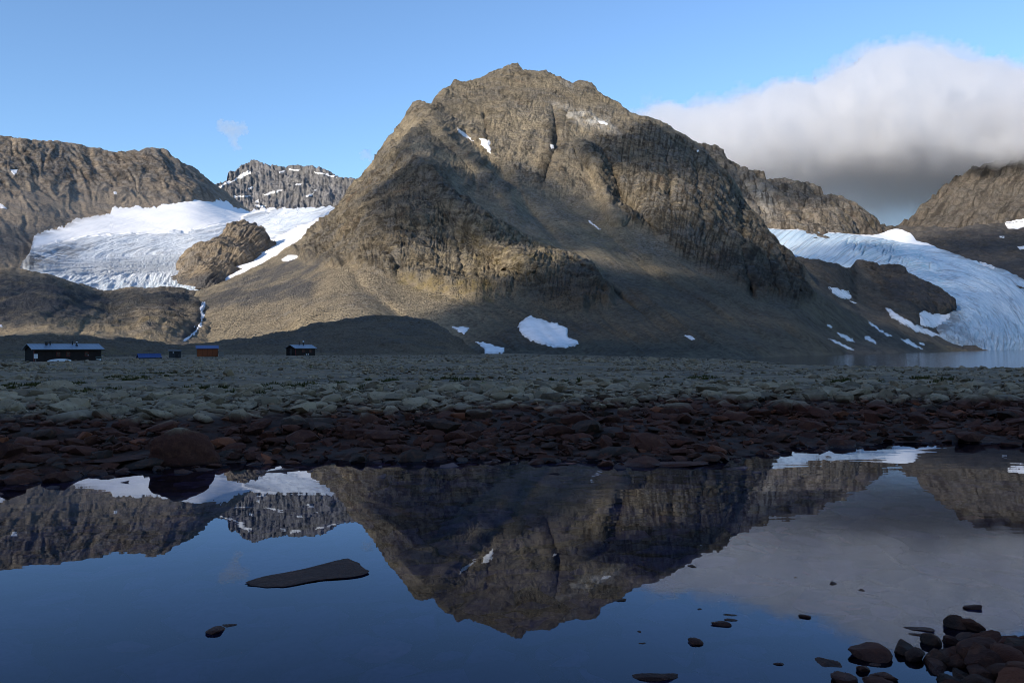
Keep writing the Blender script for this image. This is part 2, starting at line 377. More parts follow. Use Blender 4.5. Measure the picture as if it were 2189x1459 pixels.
def m_plain(name, col, rough=0.8, var=0.25, scale=3.0, spec=0.3, metal=0.0, stripes=0.0):
    t = NT(name); o = t.obj(); n = t.noise(o, scale, 5, 0.65)
    c = t.mix(t.math('MULTIPLY', t.ramp(n, (0.35, 0.65)), var), col, tuple(0.45 * x for x in col))
    nr = None
    if stripes:
        sx = t.n('SeparateXYZ', Vector=o).outputs[0]
        w = t.math('PINGPONG', sx, stripes); nr = t.bump(t.ramp(w, (0.0, 0.03)), 0.6, 0.02)
        c = t.mix(t.ramp(w, (0.025, 0.0)), c, tuple(0.3 * x for x in col))
    return t.surf(c, rough, nr, spec, metal)
MAT['dark_wood'] = m_plain('dark_stained_boards', (0.028, 0.02, 0.018), 0.85, 0.4, 2.0, 0.2, 0, 0.09)
MAT['red_trim'] = m_plain('dark_red_paint', (0.13, 0.02, 0.018), 0.7)
MAT['roof_metal'] = m_plain('blue_grey_roof_sheet', (0.23, 0.27, 0.33), 0.35, 0.2, 0.6, 0.5, 0.3, 0.3)
MAT['roof_blue'] = m_plain('blue_painted_sheet', (0.03, 0.065, 0.20), 0.5, 0.2, 0.8, 0.4, 0.0, 0.25)
MAT['orange_wood'] = m_plain('orange_red_boards', (0.30, 0.085, 0.035), 0.8, 0.35, 3.0, 0.2, 0, 0.08)
MAT['black_metal'] = m_plain('black_painted_metal', (0.012, 0.012, 0.014), 0.5)
MAT['dark_grey'] = m_plain('dark_grey_sheet', (0.03, 0.033, 0.037), 0.6, 0.3, 2.0, 0.3, 0, 0.2)
MAT['pale_wood'] = m_plain('weathered_pale_boards', (0.26, 0.23, 0.2), 0.85, 0.3, 3.0, 0.2, 0, 0.1)
MAT['white'] = m_plain('white_paint', (0.62, 0.62, 0.63), 0.5, 0.15)
MAT['glass'] = m_plain('dark_window_glass', (0.01, 0.012, 0.016), 0.08, 0.1, 1.0, 0.6)
MAT['green_grey'] = m_plain('green_grey_plastic', (0.09, 0.14, 0.14), 0.5)
t = NT('moss_and_grass'); p = t.pos(); n = t.noise(p, 6, 5, 0.7)
MAT['moss'] = t.surf(t.mix(t.ramp(n, (0.35, 0.65)), (0.03, 0.032, 0.012), (0.085, 0.078, 0.02)), 0.95, t.bump(n, 1, 0.05), 0.1)
# ------------------------------------------------------------------ terrain sheets
LAKE_Z = -4.0
def layer(name, x0, x1, nc, nr, top, bot, D, mat, disp, attrs, ribs=(), back=(120, 300, 700), slope=0.75, rowpow=1.0, kind='structure', label=None, jag=0.0, jagf=0.05, mono=0.2):
    xs = np.linspace(x0, x1, nc)
    tv = np.linspace(0, 1, nr) ** rowpow
    yt = top(xs); yb = bot(xs)
    if jag:
        q = np.stack([xs * jagf, xs * 0 + x0, xs * 0 + 3.3], -1)
        yt = yt + jag * fbm(q, 4, 0.6)
    yt = np.minimum(yt, yb - 2)
    PX = np.repeat(xs[None], nr, 0); PY = yb[None] + (yt - yb)[None] * tv[:, None]
    px, py = PX.ravel(), PY.ravel()
    d = D(px, py)
    for pl, w, amp in ribs:
        dist, tt = polydist(px, py, pl)
        d = d - amp * np.exp(-(dist / w) ** 2) * np.clip(np.minimum(tt, 1 - tt) * 6 + 0.25, 0, 1)
    d = d.reshape(nr, nc)
    dy = np.abs(np.diff(PY, axis=0))
    for r in range(1, nr):
        d[r] = np.maximum(d[r], d[r - 1] + mono * dy[r - 1] * d[r - 1] / F)
    P = at(PX, PY, d)
    du = np.gradient(P, axis=1); dv = np.gradient(P, axis=0)
    N = np.cross(du, dv); N /= np.linalg.norm(N, axis=2)[..., None] + 1e-9
    A = attrs(px, py, P.reshape(-1, 3), N.reshape(-1, 3))
    off = disp(px, py, P.reshape(-1, 3), A, N.reshape(-1, 3)).reshape(nr, nc)
    P = P + N * off[..., None]
    # the side one does not see from here: the mountain goes on behind its crest and drops
    rows = [P]
    last = P[-1]; h = last[:, :2] - EYE[:2]; h = h / np.linalg.norm(h, axis=1)[:, None]
    for b in back:
        q = last.copy(); q[:, :2] += h * b; q[:, 2] -= b * slope * (1 - 0.3 * math.exp(-b / 60))
        rows.append(q[None])
    P = np.concatenate(rows, 0); nrt = P.shape[0]
    A = {k: np.concatenate([v.reshape(nr, nc)] + [v.reshape(nr, nc)[-1:]] * len(back), 0).ravel() for k, v in A.items()}
    me = fastmesh(name, P.reshape(-1, 3), grid_quads(nrt, nc), mat, True, A)
    o = bpy.data.objects.new(name, me); link(o)
    if kind: o['kind'] = kind
    return o
Z0 = lambda px: np.zeros(len(px))
def streaks(px, py, wx=5.5, wy=55.0, lean=0.15, lo=0.05, gain=2.4, off=0.0):
    return np.clip((fbm(np.stack([(px + lean * py) / wx, py / wy, px * 0 + off], -1), 3, 0.6) - lo) * gain, 0, 1)
def base_attrs(px):
    return dict(cliff=Z0(px), moss=Z0(px), pale=Z0(px), wet=Z0(px), dark=Z0(px), stk=Z0(px), led=Z0(px))
def rock_disp(P, cliff, big=9.0, L=110.0, fine=1.0, colw=26.0, cola=6.0, strat=0.0):
    o = big * ridged(P / L, 2, 0.5) + 0.16 * big * fbm(P / (L * 0.28), 2, 0.5, 5.1)
    o = o + fine * crag(P, 15.0) * (0.35 + 0.65 * cliff)
    if cola:
        c = P.copy(); c[:, 2] *= 0.10
        o = o + cliff * cola * (0.7 * creased(c / colw, 3, 0.6, 2.2) + 0.5 * creased(P / (colw * 0.9), 2, 0.6, 4.4))
    return o
def creased(p, octs=3, gain=0.6, off=0.0):
    """Blocks with sharp cracks between them."""
    p = np.asarray(p, np.float32) + off; s = 0; a = 1.0; t = 0
    for _ in range(octs):
        s = s + a * np.minimum(np.abs(perlin(p)) * 3.0, 1.0); p = p * 2.1 + 7.7; t += a; a *= gain
    return s / t - 0.5
def crag(P, L):
    """Fine broken rock: blocky steps plus sharp edges."""
    w = P + 3.0 * np.stack([perlin(P / 20 + 3), perlin(P / 20 + 31), perlin(P / 20 + 57)], -1)
    return 1.6 * creased(w / L, 2, 0.6, 1.7) + 0.8 * ridged(w / (L * 0.33), 2, 0.65, 8.8)

# --- main mountain -------------------------------------------------
MT_TOP = curve([(300, 770), (360, 738), (385, 700), (405, 650), (420, 622), (470, 606), (560, 570), (640, 512), (690, 474), (725, 445), (765, 392), (800, 347), (835, 302),
    (855, 283), (872, 252), (885, 228), (897, 219), (912, 226), (921, 229), (930, 212), (950, 197), (973, 180), (985, 183), (1000, 180), (1035, 170), (1058, 158), (1075, 151), (1095, 145), (1108, 146),
    (1118, 157), (1140, 156), (1165, 157), (1185, 165), (1195, 173), (1222, 183), (1238, 177), (1250, 181), (1268, 194), (1310, 222), (1340, 239), (1365, 250), (1385, 256), (1420, 270),
    (1450, 290), (1490, 318), (1520, 345), (1550, 378), (1580, 415), (1605, 450), (1630, 485), (1655, 515), (1680, 538), (1700, 552), (1720, 578), (1750, 612), (1800, 655), (1870, 695), (1960, 727), (2060, 748), (2140, 760)])
MT_BOT = curve([(300, 775), (600, 778), (1000, 772), (1400, 776), (1560, 776), (1800, 766), (2000, 760), (2140, 765)])
MT_PTS = [(300, 772, 470), (420, 740, 520), (600, 745, 480), (800, 755, 440), (1000, 762, 420), (1200, 766, 405), (1400, 768, 395), (1560, 768, 390), (1680, 762, 500), (1800, 756, 640), (2000, 750, 940), (2140, 760, 1100),
    (420, 640, 760), (500, 640, 690), (560, 570, 860), (620, 640, 600), (640, 512, 930), (680, 560, 720), (725, 447, 1000), (780, 690, 480),
    (760, 560, 640), (850, 590, 600), (960, 625, 565), (1030, 635, 555), (1110, 615, 575), (1200, 640, 555), (1270, 640, 560),
    (760, 450, 830), (870, 340, 900), (950, 420, 760), (950, 520, 655), (1050, 480, 690), (1050, 560, 620), (1150, 530, 655), (1250, 565, 620),
    (800, 345, 1080), (850, 290, 1110), (897, 220, 1150), (900, 270, 1040),
    (960, 330, 940), (1050, 400, 870), (1150, 470, 800), (1250, 520, 730), (1400, 620, 610), (1500, 690, 520),
    (975, 180, 1250), (1100, 146, 1320), (1100, 250, 1120), (1000, 260, 1100), (1200, 260, 1130), (1245, 178, 1300), (1180, 330, 1010), (1180, 400, 920), (1080, 340, 990),
    (1250, 320, 1030), (1320, 300, 1110), (1380, 254, 1220), (1460, 297, 1230), (1300, 420, 900), (1400, 380, 960), (1400, 510, 790), (1500, 450, 900), (1500, 325, 1235), (1500, 570, 740),
    (1570, 402, 1210), (1600, 445, 1190), (1600, 540, 850), (1640, 630, 720), (1660, 520, 1080), (1700, 552, 1020), (1700, 600, 850), (1740, 640, 770), (1600, 690, 580), (1750, 700, 690), (1870, 697, 900)]
MT_RIBS = [
    ([(905, 235), (960, 300), (1030, 370), (1085, 420), (1110, 470)], 16, 34),          # spur carrying the two snow streaks
    ([(965, 275), (1015, 320), (1070, 380), (1140, 470), (1220, 540)], 14, -22),        # gully behind it
    ([(870, 300), (905, 350), (960, 430), (1060, 520), (1150, 590)], 26, 26),           # buttress edge
    ([(860, 300), (820, 370), (780, 450), (720, 530)], 18, 16),
    ([(1035, 240), (1037, 280), (1040, 310)], 6, -14),
    ([(1180, 230), (1190, 290), (1178, 350), (1160, 400)], 8, -26),
    ([(1215, 235), (1205, 290), (1190, 340)], 5, -12),
    ([(1235, 300), (1270, 350), (1290, 400), (1310, 460), (1330, 490)], 14, 30),        # edge of the right wall
    ([(1260, 300), (1300, 360), (1330, 430), (1400, 500)], 12, -26),
    ([(1180, 430), (1260, 480), (1330, 540), (1450, 640), (1560, 720)], 16, -18),       # scree runnels to the lake
    ([(1200, 560), (1300, 620), (1400, 700), (1460, 750)], 10, -9),
    ([(1330, 600), (1430, 670), (1560, 745)], 9, 8), ([(1420, 600), (1560, 690), (1680, 750)], 9, -9), ([(1520, 610), (1640, 680), (1780, 745)], 9, 8),
    ([(1575, 420), (1582, 500), (1590, 580), (1612, 640)], 7, -30), ([(1480, 360), (1490, 430), (1500, 500)], 8, -14), ([(1420, 330), (1428, 400), (1432, 460)], 8, -14),
    ([(1640, 500), (1650, 570), (1680, 640)], 8, 16), ([(1660, 540), (1690, 590), (1715, 640)], 6, -16),
    ([(750, 570), (770, 610), (830, 660), (880, 700)], 12, -9), ([(720, 590), (690, 640), (620, 700)], 18, 8),
    ([(800, 470), (830, 540), (850, 590)], 6, -10), ([(890, 470), (900, 540), (915, 600)], 6, -9), ([(970, 500), (985, 560), (1000, 620)], 7, -10), ([(1080, 540), (1085, 590)], 7, -10),
]
CL_LOWER = [(640, 548), (700, 470), (770, 395), (850, 320), (905, 345), (985, 430), (1060, 480), (1150, 520), (1260, 570), (1300, 640), (1255, 650), (1190, 655), (1140, 620), (1100, 622), (1030, 640), (960, 628), (880, 605), (830, 588), (770, 566), (700, 570)]
CL_RIGHT = [(1225, 300), (1300, 285), (1380, 262), (1450, 295), (1510, 330), (1580, 415), (1640, 490), (1700, 560), (1745, 640), (1700, 650), (1640, 640), (1560, 600), (1480, 560), (1400, 505), (1330, 480), (1290, 400)]
CL_TOP = [(880, 230), (975, 178), (1100, 140), (1250, 175), (1370, 250), (1300, 250), (1210, 240), (1120, 230), (1000, 240), (930, 260)]
def mt_attrs(px, py, P, N):
    a = base_attrs(px); j = 16 * fbm(np.stack([px / 40, py / 40, px * 0], -1), 3)
    qx, qy = px + j, py + j * 0.7
    c = np.maximum(softpoly(qx, qy, CL_LOWER, 8), softpoly(qx, qy, CL_RIGHT, 10))
    c = np.maximum(c, 0.55 * softpoly(qx, qy, CL_TOP, 16))
    c = np.maximum(c, 0.9 * softpoly(qx, qy, [(1080, 620), (1160, 590), (1270, 600), (1300, 650), (1240, 665), (1150, 650)], 10))
    gul = np.zeros(len(px))
    for pl, w in (([(1040, 270), (1036, 300)], 9), ([(1190, 270), (1178, 330), (1160, 370)], 16), ([(1215, 250), (1200, 330)], 12)):
        d, _ = polydist(px, py, pl); gul = np.maximum(gul, np.exp(-(d / w) ** 2))
    c = np.maximum(c, 0.9 * gul)
    pn = fbm(np.stack([px / 34, py / 26, px * 0 + 6], -1), 4, 0.6)
    c = np.maximum(c, np.clip(0.38 + 0.9 * pn, 0, 0.85) * sstep(470, 380, py)); c = np.maximum(c, np.clip(0.15 + 0.8 * pn, 0, 0.6) * sstep(860, 780, px) * sstep(560, 500, py))
    a['cliff'] = c
    rw = softpoly(qx, qy, CL_RIGHT, 12); lw = softpoly(qx, qy, CL_LOWER, 14)
    a['stk'] = np.maximum(rw * streaks(px, py, 5.0, 48, 0.1, 0.02, 2.6), np.maximum(lw * 0.65 * streaks(px, py, 5.0, 26, -0.12, 0.14, 2.4, 5.0), 0.45 * softpoly(qx, qy, CL_TOP, 16) * streaks(px, py, 5, 22, 0.0, 0.16, 2.4, 9.0)))
    a['stk'] = np.maximum(a['stk'], 0.85 * gul * streaks(px, py, 6, 20, 0, -0.15, 2.0, 2.0))
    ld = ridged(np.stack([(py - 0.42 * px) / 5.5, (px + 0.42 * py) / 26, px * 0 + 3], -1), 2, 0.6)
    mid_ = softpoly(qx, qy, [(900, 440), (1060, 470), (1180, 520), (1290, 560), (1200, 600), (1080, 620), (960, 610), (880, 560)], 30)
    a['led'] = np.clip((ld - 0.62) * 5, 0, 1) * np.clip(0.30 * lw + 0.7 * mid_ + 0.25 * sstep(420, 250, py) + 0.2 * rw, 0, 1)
    m = 0.9 * softpoly(qx, qy, [(830, 575), (880, 600), (960, 622), (1060, 620), (1060, 650), (940, 645), (860, 618)], 6)
    m = np.maximum(m, 0.75 * softpoly(qx, qy, [(940, 470), (1080, 480), (1180, 510), (1290, 535), (1260, 570), (1140, 600), (1040, 610), (960, 560)], 30))
    m = np.maximum(m, 0.4 * softpoly(qx, qy, [(1180, 420), (1330, 480), (1500, 600), (1400, 620), (1250, 540)], 25))
    a['moss'] = m
    p1 = softpoly(qx, qy, [(1210, 240), (1260, 248), (1300, 262), (1310, 285), (1260, 278), (1215, 262)], 9)
    p1 = np.maximum(p1, 0.5 * softpoly(qx, qy, [(1170, 222), (1215, 228), (1215, 243), (1170, 236)], 7))
    p1 = np.maximum(p1, 0.6 * softpoly(qx, qy, [(1195, 172), (1225, 184), (1215, 190), (1190, 182)], 4))
    a['pale'] = p1
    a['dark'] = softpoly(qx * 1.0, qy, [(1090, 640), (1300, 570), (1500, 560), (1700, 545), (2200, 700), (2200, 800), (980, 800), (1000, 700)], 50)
    a['wet'] = 0.9 * softpoly(qx, qy, [(430, 620), (560, 570), (660, 545), (720, 560), (690, 600), (640, 640), (560, 660), (470, 670)], 16)
    return a
def mt_disp(px, py, P, A, N):
    c = A['cliff']; up = sstep(60, 220, P[:, 2])
    o = (0.25 + 0.75 * np.maximum(c, up * 0.75)) * rock_disp(P, c, 9, 120, 1.25, 24, 2.8)
    # runnels on the scree, following the fall line down and right
    s = np.stack([(px * 0.62 - py * 0.79) / 15, (px * 0.79 + py * 0.62) / 170, px * 0], -1)
    o = o + (1 - c) * 1.5 * fbm(s, 3, 0.6) * sstep(900, 1100, px) * sstep(400, 540, py)
    s2 = np.stack([(px * 0.79 + py * 0.62) / 14, (px * 0.62 - py * 0.79) / 150, px * 0 + 4], -1)
    o = o + (1 - c) * 0.4 * fbm(s2, 3, 0.6) * sstep(800, 600, px)
    # slanting ledges on the cliffs
    s3 = np.stack([(py + 0.35 * px) / 9, (px - 0.35 * py) / 60, px * 0 + 8], -1)
    o = o + c * 0.7 * ridged(s3, 2)
    cc = np.stack([(px + 0.1 * py) / 8, py / 70, px * 0], -1)
    o = o + c * (0.7 + 1.1 * np.maximum(softpoly(px, py, CL_RIGHT, 12), softpoly(px, py, CL_LOWER, 12))) * creased(cc, 3, 0.62, 1.3)
    edge = np.clip((MT_BOT(px) - py) / 20, 0, 1)
    return o * edge
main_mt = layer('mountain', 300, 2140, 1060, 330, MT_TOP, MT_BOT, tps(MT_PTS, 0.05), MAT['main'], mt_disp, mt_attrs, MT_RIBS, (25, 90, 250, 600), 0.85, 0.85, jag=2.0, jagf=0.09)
tag(main_mt, 'broad brown rock mountain with cliffs and scree in the middle', 'mountain')

# --- left slope above the glacier ----------------------------------
LM_TOP = curve([(-700, 200), (-300, 255), (-100, 278), (0, 290), (20, 293), (45, 301), (110, 305), (150, 309), (185, 316), (220, 320), (232, 327), (258, 329), (275, 325), (300, 322), (318, 317), (345, 317), (358, 323), (368, 336), (385, 346), (410, 358), (430, 372), (450, 388), (470, 402), (490, 418), (530, 448), (580, 480)])
LM_BOT = curve([(-700, 640), (0, 640), (200, 600), (400, 520), (580, 500)])
lm_D = tps([(-700, 640, 900), (0, 640, 950), (200, 600, 1200), (400, 520, 1750), (580, 490, 2250), (0, 480, 1450), (-300, 450, 1500), (150, 470, 1650), (300, 430, 1950), (430, 420, 2150), (0, 290, 2250), (-300, 255, 2200), (-700, 200, 2100), (180, 318, 2350), (340, 320, 2450), (450, 390, 2450), (530, 450, 2400), (100, 390, 1900), (280, 380, 2150)], 0.05)
def lm_attrs(px, py, P, N):
    a = base_attrs(px); j = 14 * fbm(np.stack([px / 40, py / 40, px * 0], -1), 3)
    a['cliff'] = np.maximum(0.9 * softpoly(px + j, py + j, [(-700, 180), (0, 285), (180, 312), (360, 315), (420, 365), (500, 425), (470, 440), (380, 420), (280, 410), (170, 410), (60, 400), (0, 420), (-700, 420)], 25), 0.12)
    a['stk'] = a['cliff'] * streaks(px - 0.58 * py, py, 6, 40, 0, 0.12, 2.2); a['moss'] = 0.25 * sstep(520, 580, py) ; a['wet'] = 0.6 * softpoly(px + j, py + j, [(-50, 480), (70, 500), (90, 560), (40, 560), (-50, 540)], 20)  # wet paints the cloud shadow at the slope foot into the rock
    return a
def lm_disp(px, py, P, A, N):
    c = A['cliff']; s = np.stack([(px * 0.82 - py * 0.57) / 30, (px * 0.57 + py * 0.82) / 150, px * 0], -1)
    w = 0.25 + 0.75 * c
    s2 = np.stack([px / 60, py / 60, px * 0 + 2], -1); s = s + np.stack([0.8 * fbm(s2, 3), 0 * px, 0 * px], -1)
    return w * (7.5 * ridged(s, 4, 0.6) + 12 * fbm(P / 260, 4, 0.55) + 4 * creased(s * 1.7, 3, 0.6)) + 1.3 * crag(P * 0.5, 12) * (0.3 + c)
lm = layer('valley_slope', -700, 590, 430, 160, LM_TOP, LM_BOT, lm_D, MAT['left'], lm_disp, lm_attrs, (), (60, 250, 700), 0.7, jag=2.0)
tag(lm, 'long brown gullied ridge above the white glacier', 'mountain')

# --- far snow-flecked peak -----------------------------------------
FP_TOP = curve([(380, 460), (440, 425), (466, 400), (484, 388), (488, 370), (500, 362), (518, 351), (530, 344), (537, 341), (552, 346), (575, 353), (590, 358), (605, 361), (620, 359), (650, 364), (680, 368), (700, 373), (720, 379), (745, 387), (765, 395), (830, 425), (900, 450)])
FP_BOT = curve([(380, 475), (900, 475)])
fp_D = lambda px, py: 3700 + (470 - py) * 4.2 + 0.25 * (px - 540)
def fp_attrs(px, py, P, N):
    a = base_attrs(px); a['cliff'] = Z0(px) + 0.6; a['stk'] = 0.7 * streaks(px, py, 4, 26, 0.1, 0.0, 2.2); return a
def fp_disp(px, py, P, A, N):
    s = np.stack([px / 11, py / 45, px * 0], -1)
    return 11 * ridged(s, 3, 0.6) + 26 * fbm(P / 260, 5, 0.6) + 9 * creased(P / 60, 3, 0.6)
fp = layer('far_peak', 380, 900, 300, 90, FP_TOP, FP_BOT, fp_D, MAT['far'], fp_disp, fp_attrs, (), (150, 600), 0.6, jag=2.0, mono=0.1)
tag(fp, 'distant grey peak flecked with snow', 'mountain')

# --- left glacier ----------------------------------------------------
GL_TOP = curve([(0, 640), (50, 562), (62, 545), (72, 508), (80, 500), (105, 494), (130, 484), (165, 470), (200, 462), (235, 456), (240, 444), (262, 449), (290, 443), (320, 447), (350, 437), (380, 434), (398, 430), (410, 420), (425, 424), (437, 421), (460, 425), (490, 436), (520, 449), (535, 452), (560, 448), (600, 446), (660, 445), (730, 444), (840, 446)])
GL_BOT = curve([(0, 660), (440, 650), (520, 600), (600, 560), (700, 500), (840, 470)])
gl_D = tps([(0, 650, 950), (225, 640, 960), (450, 650, 850), (840, 650, 900), (60, 540, 1180), (225, 560, 1220), (400, 560, 1300), (560, 560, 1150), (700, 500, 1400), (100, 495, 1450), (300, 445, 1880), (300, 500, 1550), (430, 423, 2150), (520, 450, 2300), (600, 447, 2500), (600, 480, 1850), (730, 445, 2500), (840, 446, 2600), (480, 480, 1800)], 0.05)
def gl_attrs(px, py, P, N):
    a = {}
    j = 7 * fbm(np.stack([px / 50, py / 22, px * 0], -1), 3)
    line = np.interp(px, [60, 200, 300, 400, 520, 600, 720], [530, 505, 500, 493, 466, 440, 430])
    a['snow'] = np.clip(0.5 + (line - py + j) / 26, 0, 1)
    a['snow'] = np.maximum(a['snow'], softpoly(px, py, [(540, 530), (600, 500), (720, 450), (725, 470), (640, 530), (560, 580), (430, 625), (420, 612)], 14))
    # flow coordinates: the ice comes over the lip on the right, swings left and fans to the snout
    cxp, cyp = 420.0, 470.0
    ang = np.arctan2((py - cyp) * 2.4, px - cxp); rad = np.hypot(px - cxp, (py - cyp) * 2.4)
    s = sstep(545, 590, py)
    a['fu'] = (1 - s) * (py + 0.20 * px) / 7.5 + s * ang * 26
    a['fv'] = (1 - s) * px / 75 + s * rad / 55
    a['dirt'] = np.maximum(0.9 * softpoly(px + j, py + j, [(60, 540), (150, 525), (190, 530), (120, 560), (80, 575), (40, 570)], 14), 0.7 * sstep(14, 0, py - GL_TOP(px)) * sstep(330, 100, px))
    a['blue'] = 0.35 * sstep(590, 615, py)
    return a
def gl_disp(px, py, P, A, N):
    s = np.stack([A['fu'] * 0.5, A['fv'] * 0.7, px * 0], -1)
    return (1 - 0.9 * A['snow']) * 3.2 * ridged(s, 4, 0.6) + 4 * fbm(P / 220, 3)
gl = layer('glacier', 20, 840, 500, 150, GL_TOP, GL_BOT, gl_D, MAT['ice_a'], gl_disp, gl_attrs, (), (40, 200), 0.35, jag=6.0, jagf=0.09, mono=0.3)
tag(gl, 'sunlit white glacier flowing down beside the long brown ridge', 'glacier')

# --- rock island in the left glacier --------------------------------
NU_TOP = curve([(360, 612), (368, 588), (374, 566), (385, 552), (400, 541), (425, 530), (445, 518), (465, 507), (478, 497), (486, 487), (500, 480), (520, 476), (545, 478), (558, 484), (566, 490), (568, 505), (572, 518), (584, 521), (590, 535)])
NU_BOT = curve([(360, 625), (430, 622), (480, 605), (540, 580), (590, 552)])
nu_D = tps([(360, 620, 1130), (430, 622, 1020), (590, 545, 1330), (540, 575, 1200), (370, 580, 1180), (400, 545, 1240), (480, 560, 1150), (490, 485, 1370), (530, 478, 1400), (570, 500, 1390), (440, 580, 1080), (530, 530, 1230)], 0.03)
def nu_attrs(px, py, P, N):
    a = base_attrs(px); a['cliff'] = 0.7 + Z0(px); a['wet'] = 0.9 * sstep(586, 606, py + 0.12 * (px - 400)); return a
def nu_disp(px, py, P, A, N):
    s = np.stack([(px * 0.55 + py * 0.83) / 7.5, (px * 0.83 - py * 0.55) / 45, px * 0], -1)
    return 2.2 * ridged(s, 3, 0.6) + 9 * fbm(P / 70, 4, 0.55) + 2.5 * creased(s * 0.8, 3, 0.6)
nu = layer('nunatak', 360, 590, 230, 130, NU_TOP, NU_BOT, nu_D, MAT['nunatak'], nu_disp, nu_attrs, (), (15, 50), 0.9, jag=2.0, jagf=0.1)
tag(nu, 'tawny rock island standing in the white glacier', 'rock')

# --- bedrock hump in front of the glacier ---------------------------
HU_TOP = curve([(-700, 540), (-200, 560), (0, 572), (45, 575), (75, 583), (110, 590), (150, 600), (190, 612), (225, 624), (245, 620), (265, 617), (310, 616), (360, 617), (400, 620), (425, 626), (445, 640), (470, 668), (500, 700), (540, 735), (600, 765)])
HU_BOT = curve([(-700, 790), (600, 790)])
hu_D = tps([(-700, 780, 380), (0, 780, 420), (300, 780, 440), (600, 780, 470), (0, 700, 560), (225, 700, 560), (400, 690, 600), (0, 640, 700), (225, 625, 900), (330, 618, 820), (420, 625, 850), (330, 660, 640), (0, 575, 900), (-300, 560, 880), (120, 640, 690), (430, 660, 700), (500, 700, 640), (600, 760, 480), (-700, 540, 850)], 0.03)
HU_RIBS = [([(435, 632), (430, 665), (432, 690), (400, 725)], 10, -16), ([(200, 690), (260, 650), (330, 625)], 14, -14), ([(90, 690), (160, 655), (230, 640)], 10, -10), ([(180, 695), (172, 712), (160, 725)], 5, -6), ([(300, 640), (310, 690), (300, 730)], 12, 8)]
def hu_attrs(px, py, P, N):
    a = base_attrs(px); j = 12 * fbm(np.stack([px / 30, py / 30, px * 0], -1), 3)
    a['cliff'] = 0.75 * softpoly(px + j, py + j, [(-700, 560), (0, 580), (225, 625), (440, 620), (450, 700), (330, 715), (200, 700), (60, 690), (-700, 690)], 14)
    a['wet'] = np.maximum(softpoly(px + j, py + j, [(-700, 575), (50, 590), (225, 632), (300, 625), (250, 655), (160, 690), (60, 690), (-700, 680)], 12), 0.7 * softpoly(px + j, py + j, [(300, 622), (400, 628), (420, 660), (340, 665), (290, 650)], 14))  # shadow band on the hump painted into the rock, partly polished wet bedrock
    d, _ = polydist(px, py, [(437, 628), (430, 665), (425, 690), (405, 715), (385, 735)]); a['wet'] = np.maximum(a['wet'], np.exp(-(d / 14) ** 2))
    a['moss'] = 0.35 * sstep(660, 700, py) * (1 - a['wet']); return a
def hu_disp(px, py, P, A, N):
    c = A['cliff']; return (0.2 + 0.8 * c) * (4.5 * ridged(P / 80, 4, 0.6) + 3.5 * creased(P / 24, 4, 0.6) + 4 * fbm(P / 45, 3, 0.6)) + 0.5 * fbm(P / 6, 2)
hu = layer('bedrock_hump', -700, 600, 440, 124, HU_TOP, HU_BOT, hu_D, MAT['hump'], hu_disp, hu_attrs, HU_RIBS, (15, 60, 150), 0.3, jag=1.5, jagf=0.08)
tag(hu, 'rounded dark bedrock hump below the white glacier', 'rock')

# --- right side ------------------------------------------------------
RR_TOP = curve([(1340, 300), (1420, 298), (1470, 305), (1485, 308), (1505, 307), (1520, 315), (1533, 318), (1548, 334), (1556, 345), (1575, 352), (1600, 367), (1630, 373), (1638, 384), (1645, 385), (1665, 380), (1690, 387), (1706, 399), (1735, 401), (1752, 405), (1765, 416), (1785, 420), (1800, 431), (1830, 450), (1870, 472), (1893, 484), (1907, 496), (1922, 515), (1950, 528)])
RR_BOT = curve([(1340, 530), (1950, 530)])
rr_D = tps([(1340, 525, 1850), (1600, 525, 1850), (1800, 525, 1900), (1950, 525, 2350), (1490, 308, 2500), (1600, 367, 2420), (1750, 405, 2380), (1900, 488, 2420), (1650, 450, 2080), (1800, 470, 2060), (1340, 300, 2500)], 0.03)
RR_RIBS = [([(1560, 345), (1600, 420), (1640, 470)], 10, -40), ([(1600, 370), (1680, 440), (1700, 480)], 9, 30), ([(1750, 405), (1720, 440), (1700, 490)], 8, -30), ([(1760, 415), (1830, 460), (1880, 490)], 10, 20)]
def rr_attrs(px, py, P, N):
    a = base_attrs(px); a['cliff'] = 0.85 + Z0(px); a['moss'] = 0.25 + Z0(px); a['stk'] = streaks(px, py, 6, 30, -0.3, 0.08, 2.2); a['pale'] = 0.5 * softpoly(px, py, [(1600, 400), (1640, 410), (1660, 470), (1620, 460)], 20); return a
def rr_disp(px, py, P, A, N):
    c = P.copy(); c[:, 2] *= 0.3
    return 13 * ridged(c / 130, 4, 0.6) + 10 * creased(c / 50, 4, 0.62) + 12 * fbm(P / 160, 4, 0.6)
rr = layer('crag_ridge', 1340, 1950, 420, 140, RR_TOP, RR_BOT, rr_D, MAT['ridge'], rr_disp, rr_attrs, RR_RIBS, (60, 250, 600), 0.7, jag=2.0, jagf=0.06)
tag(rr, 'craggy brown ridge rising above the blue glacier', 'mountain')

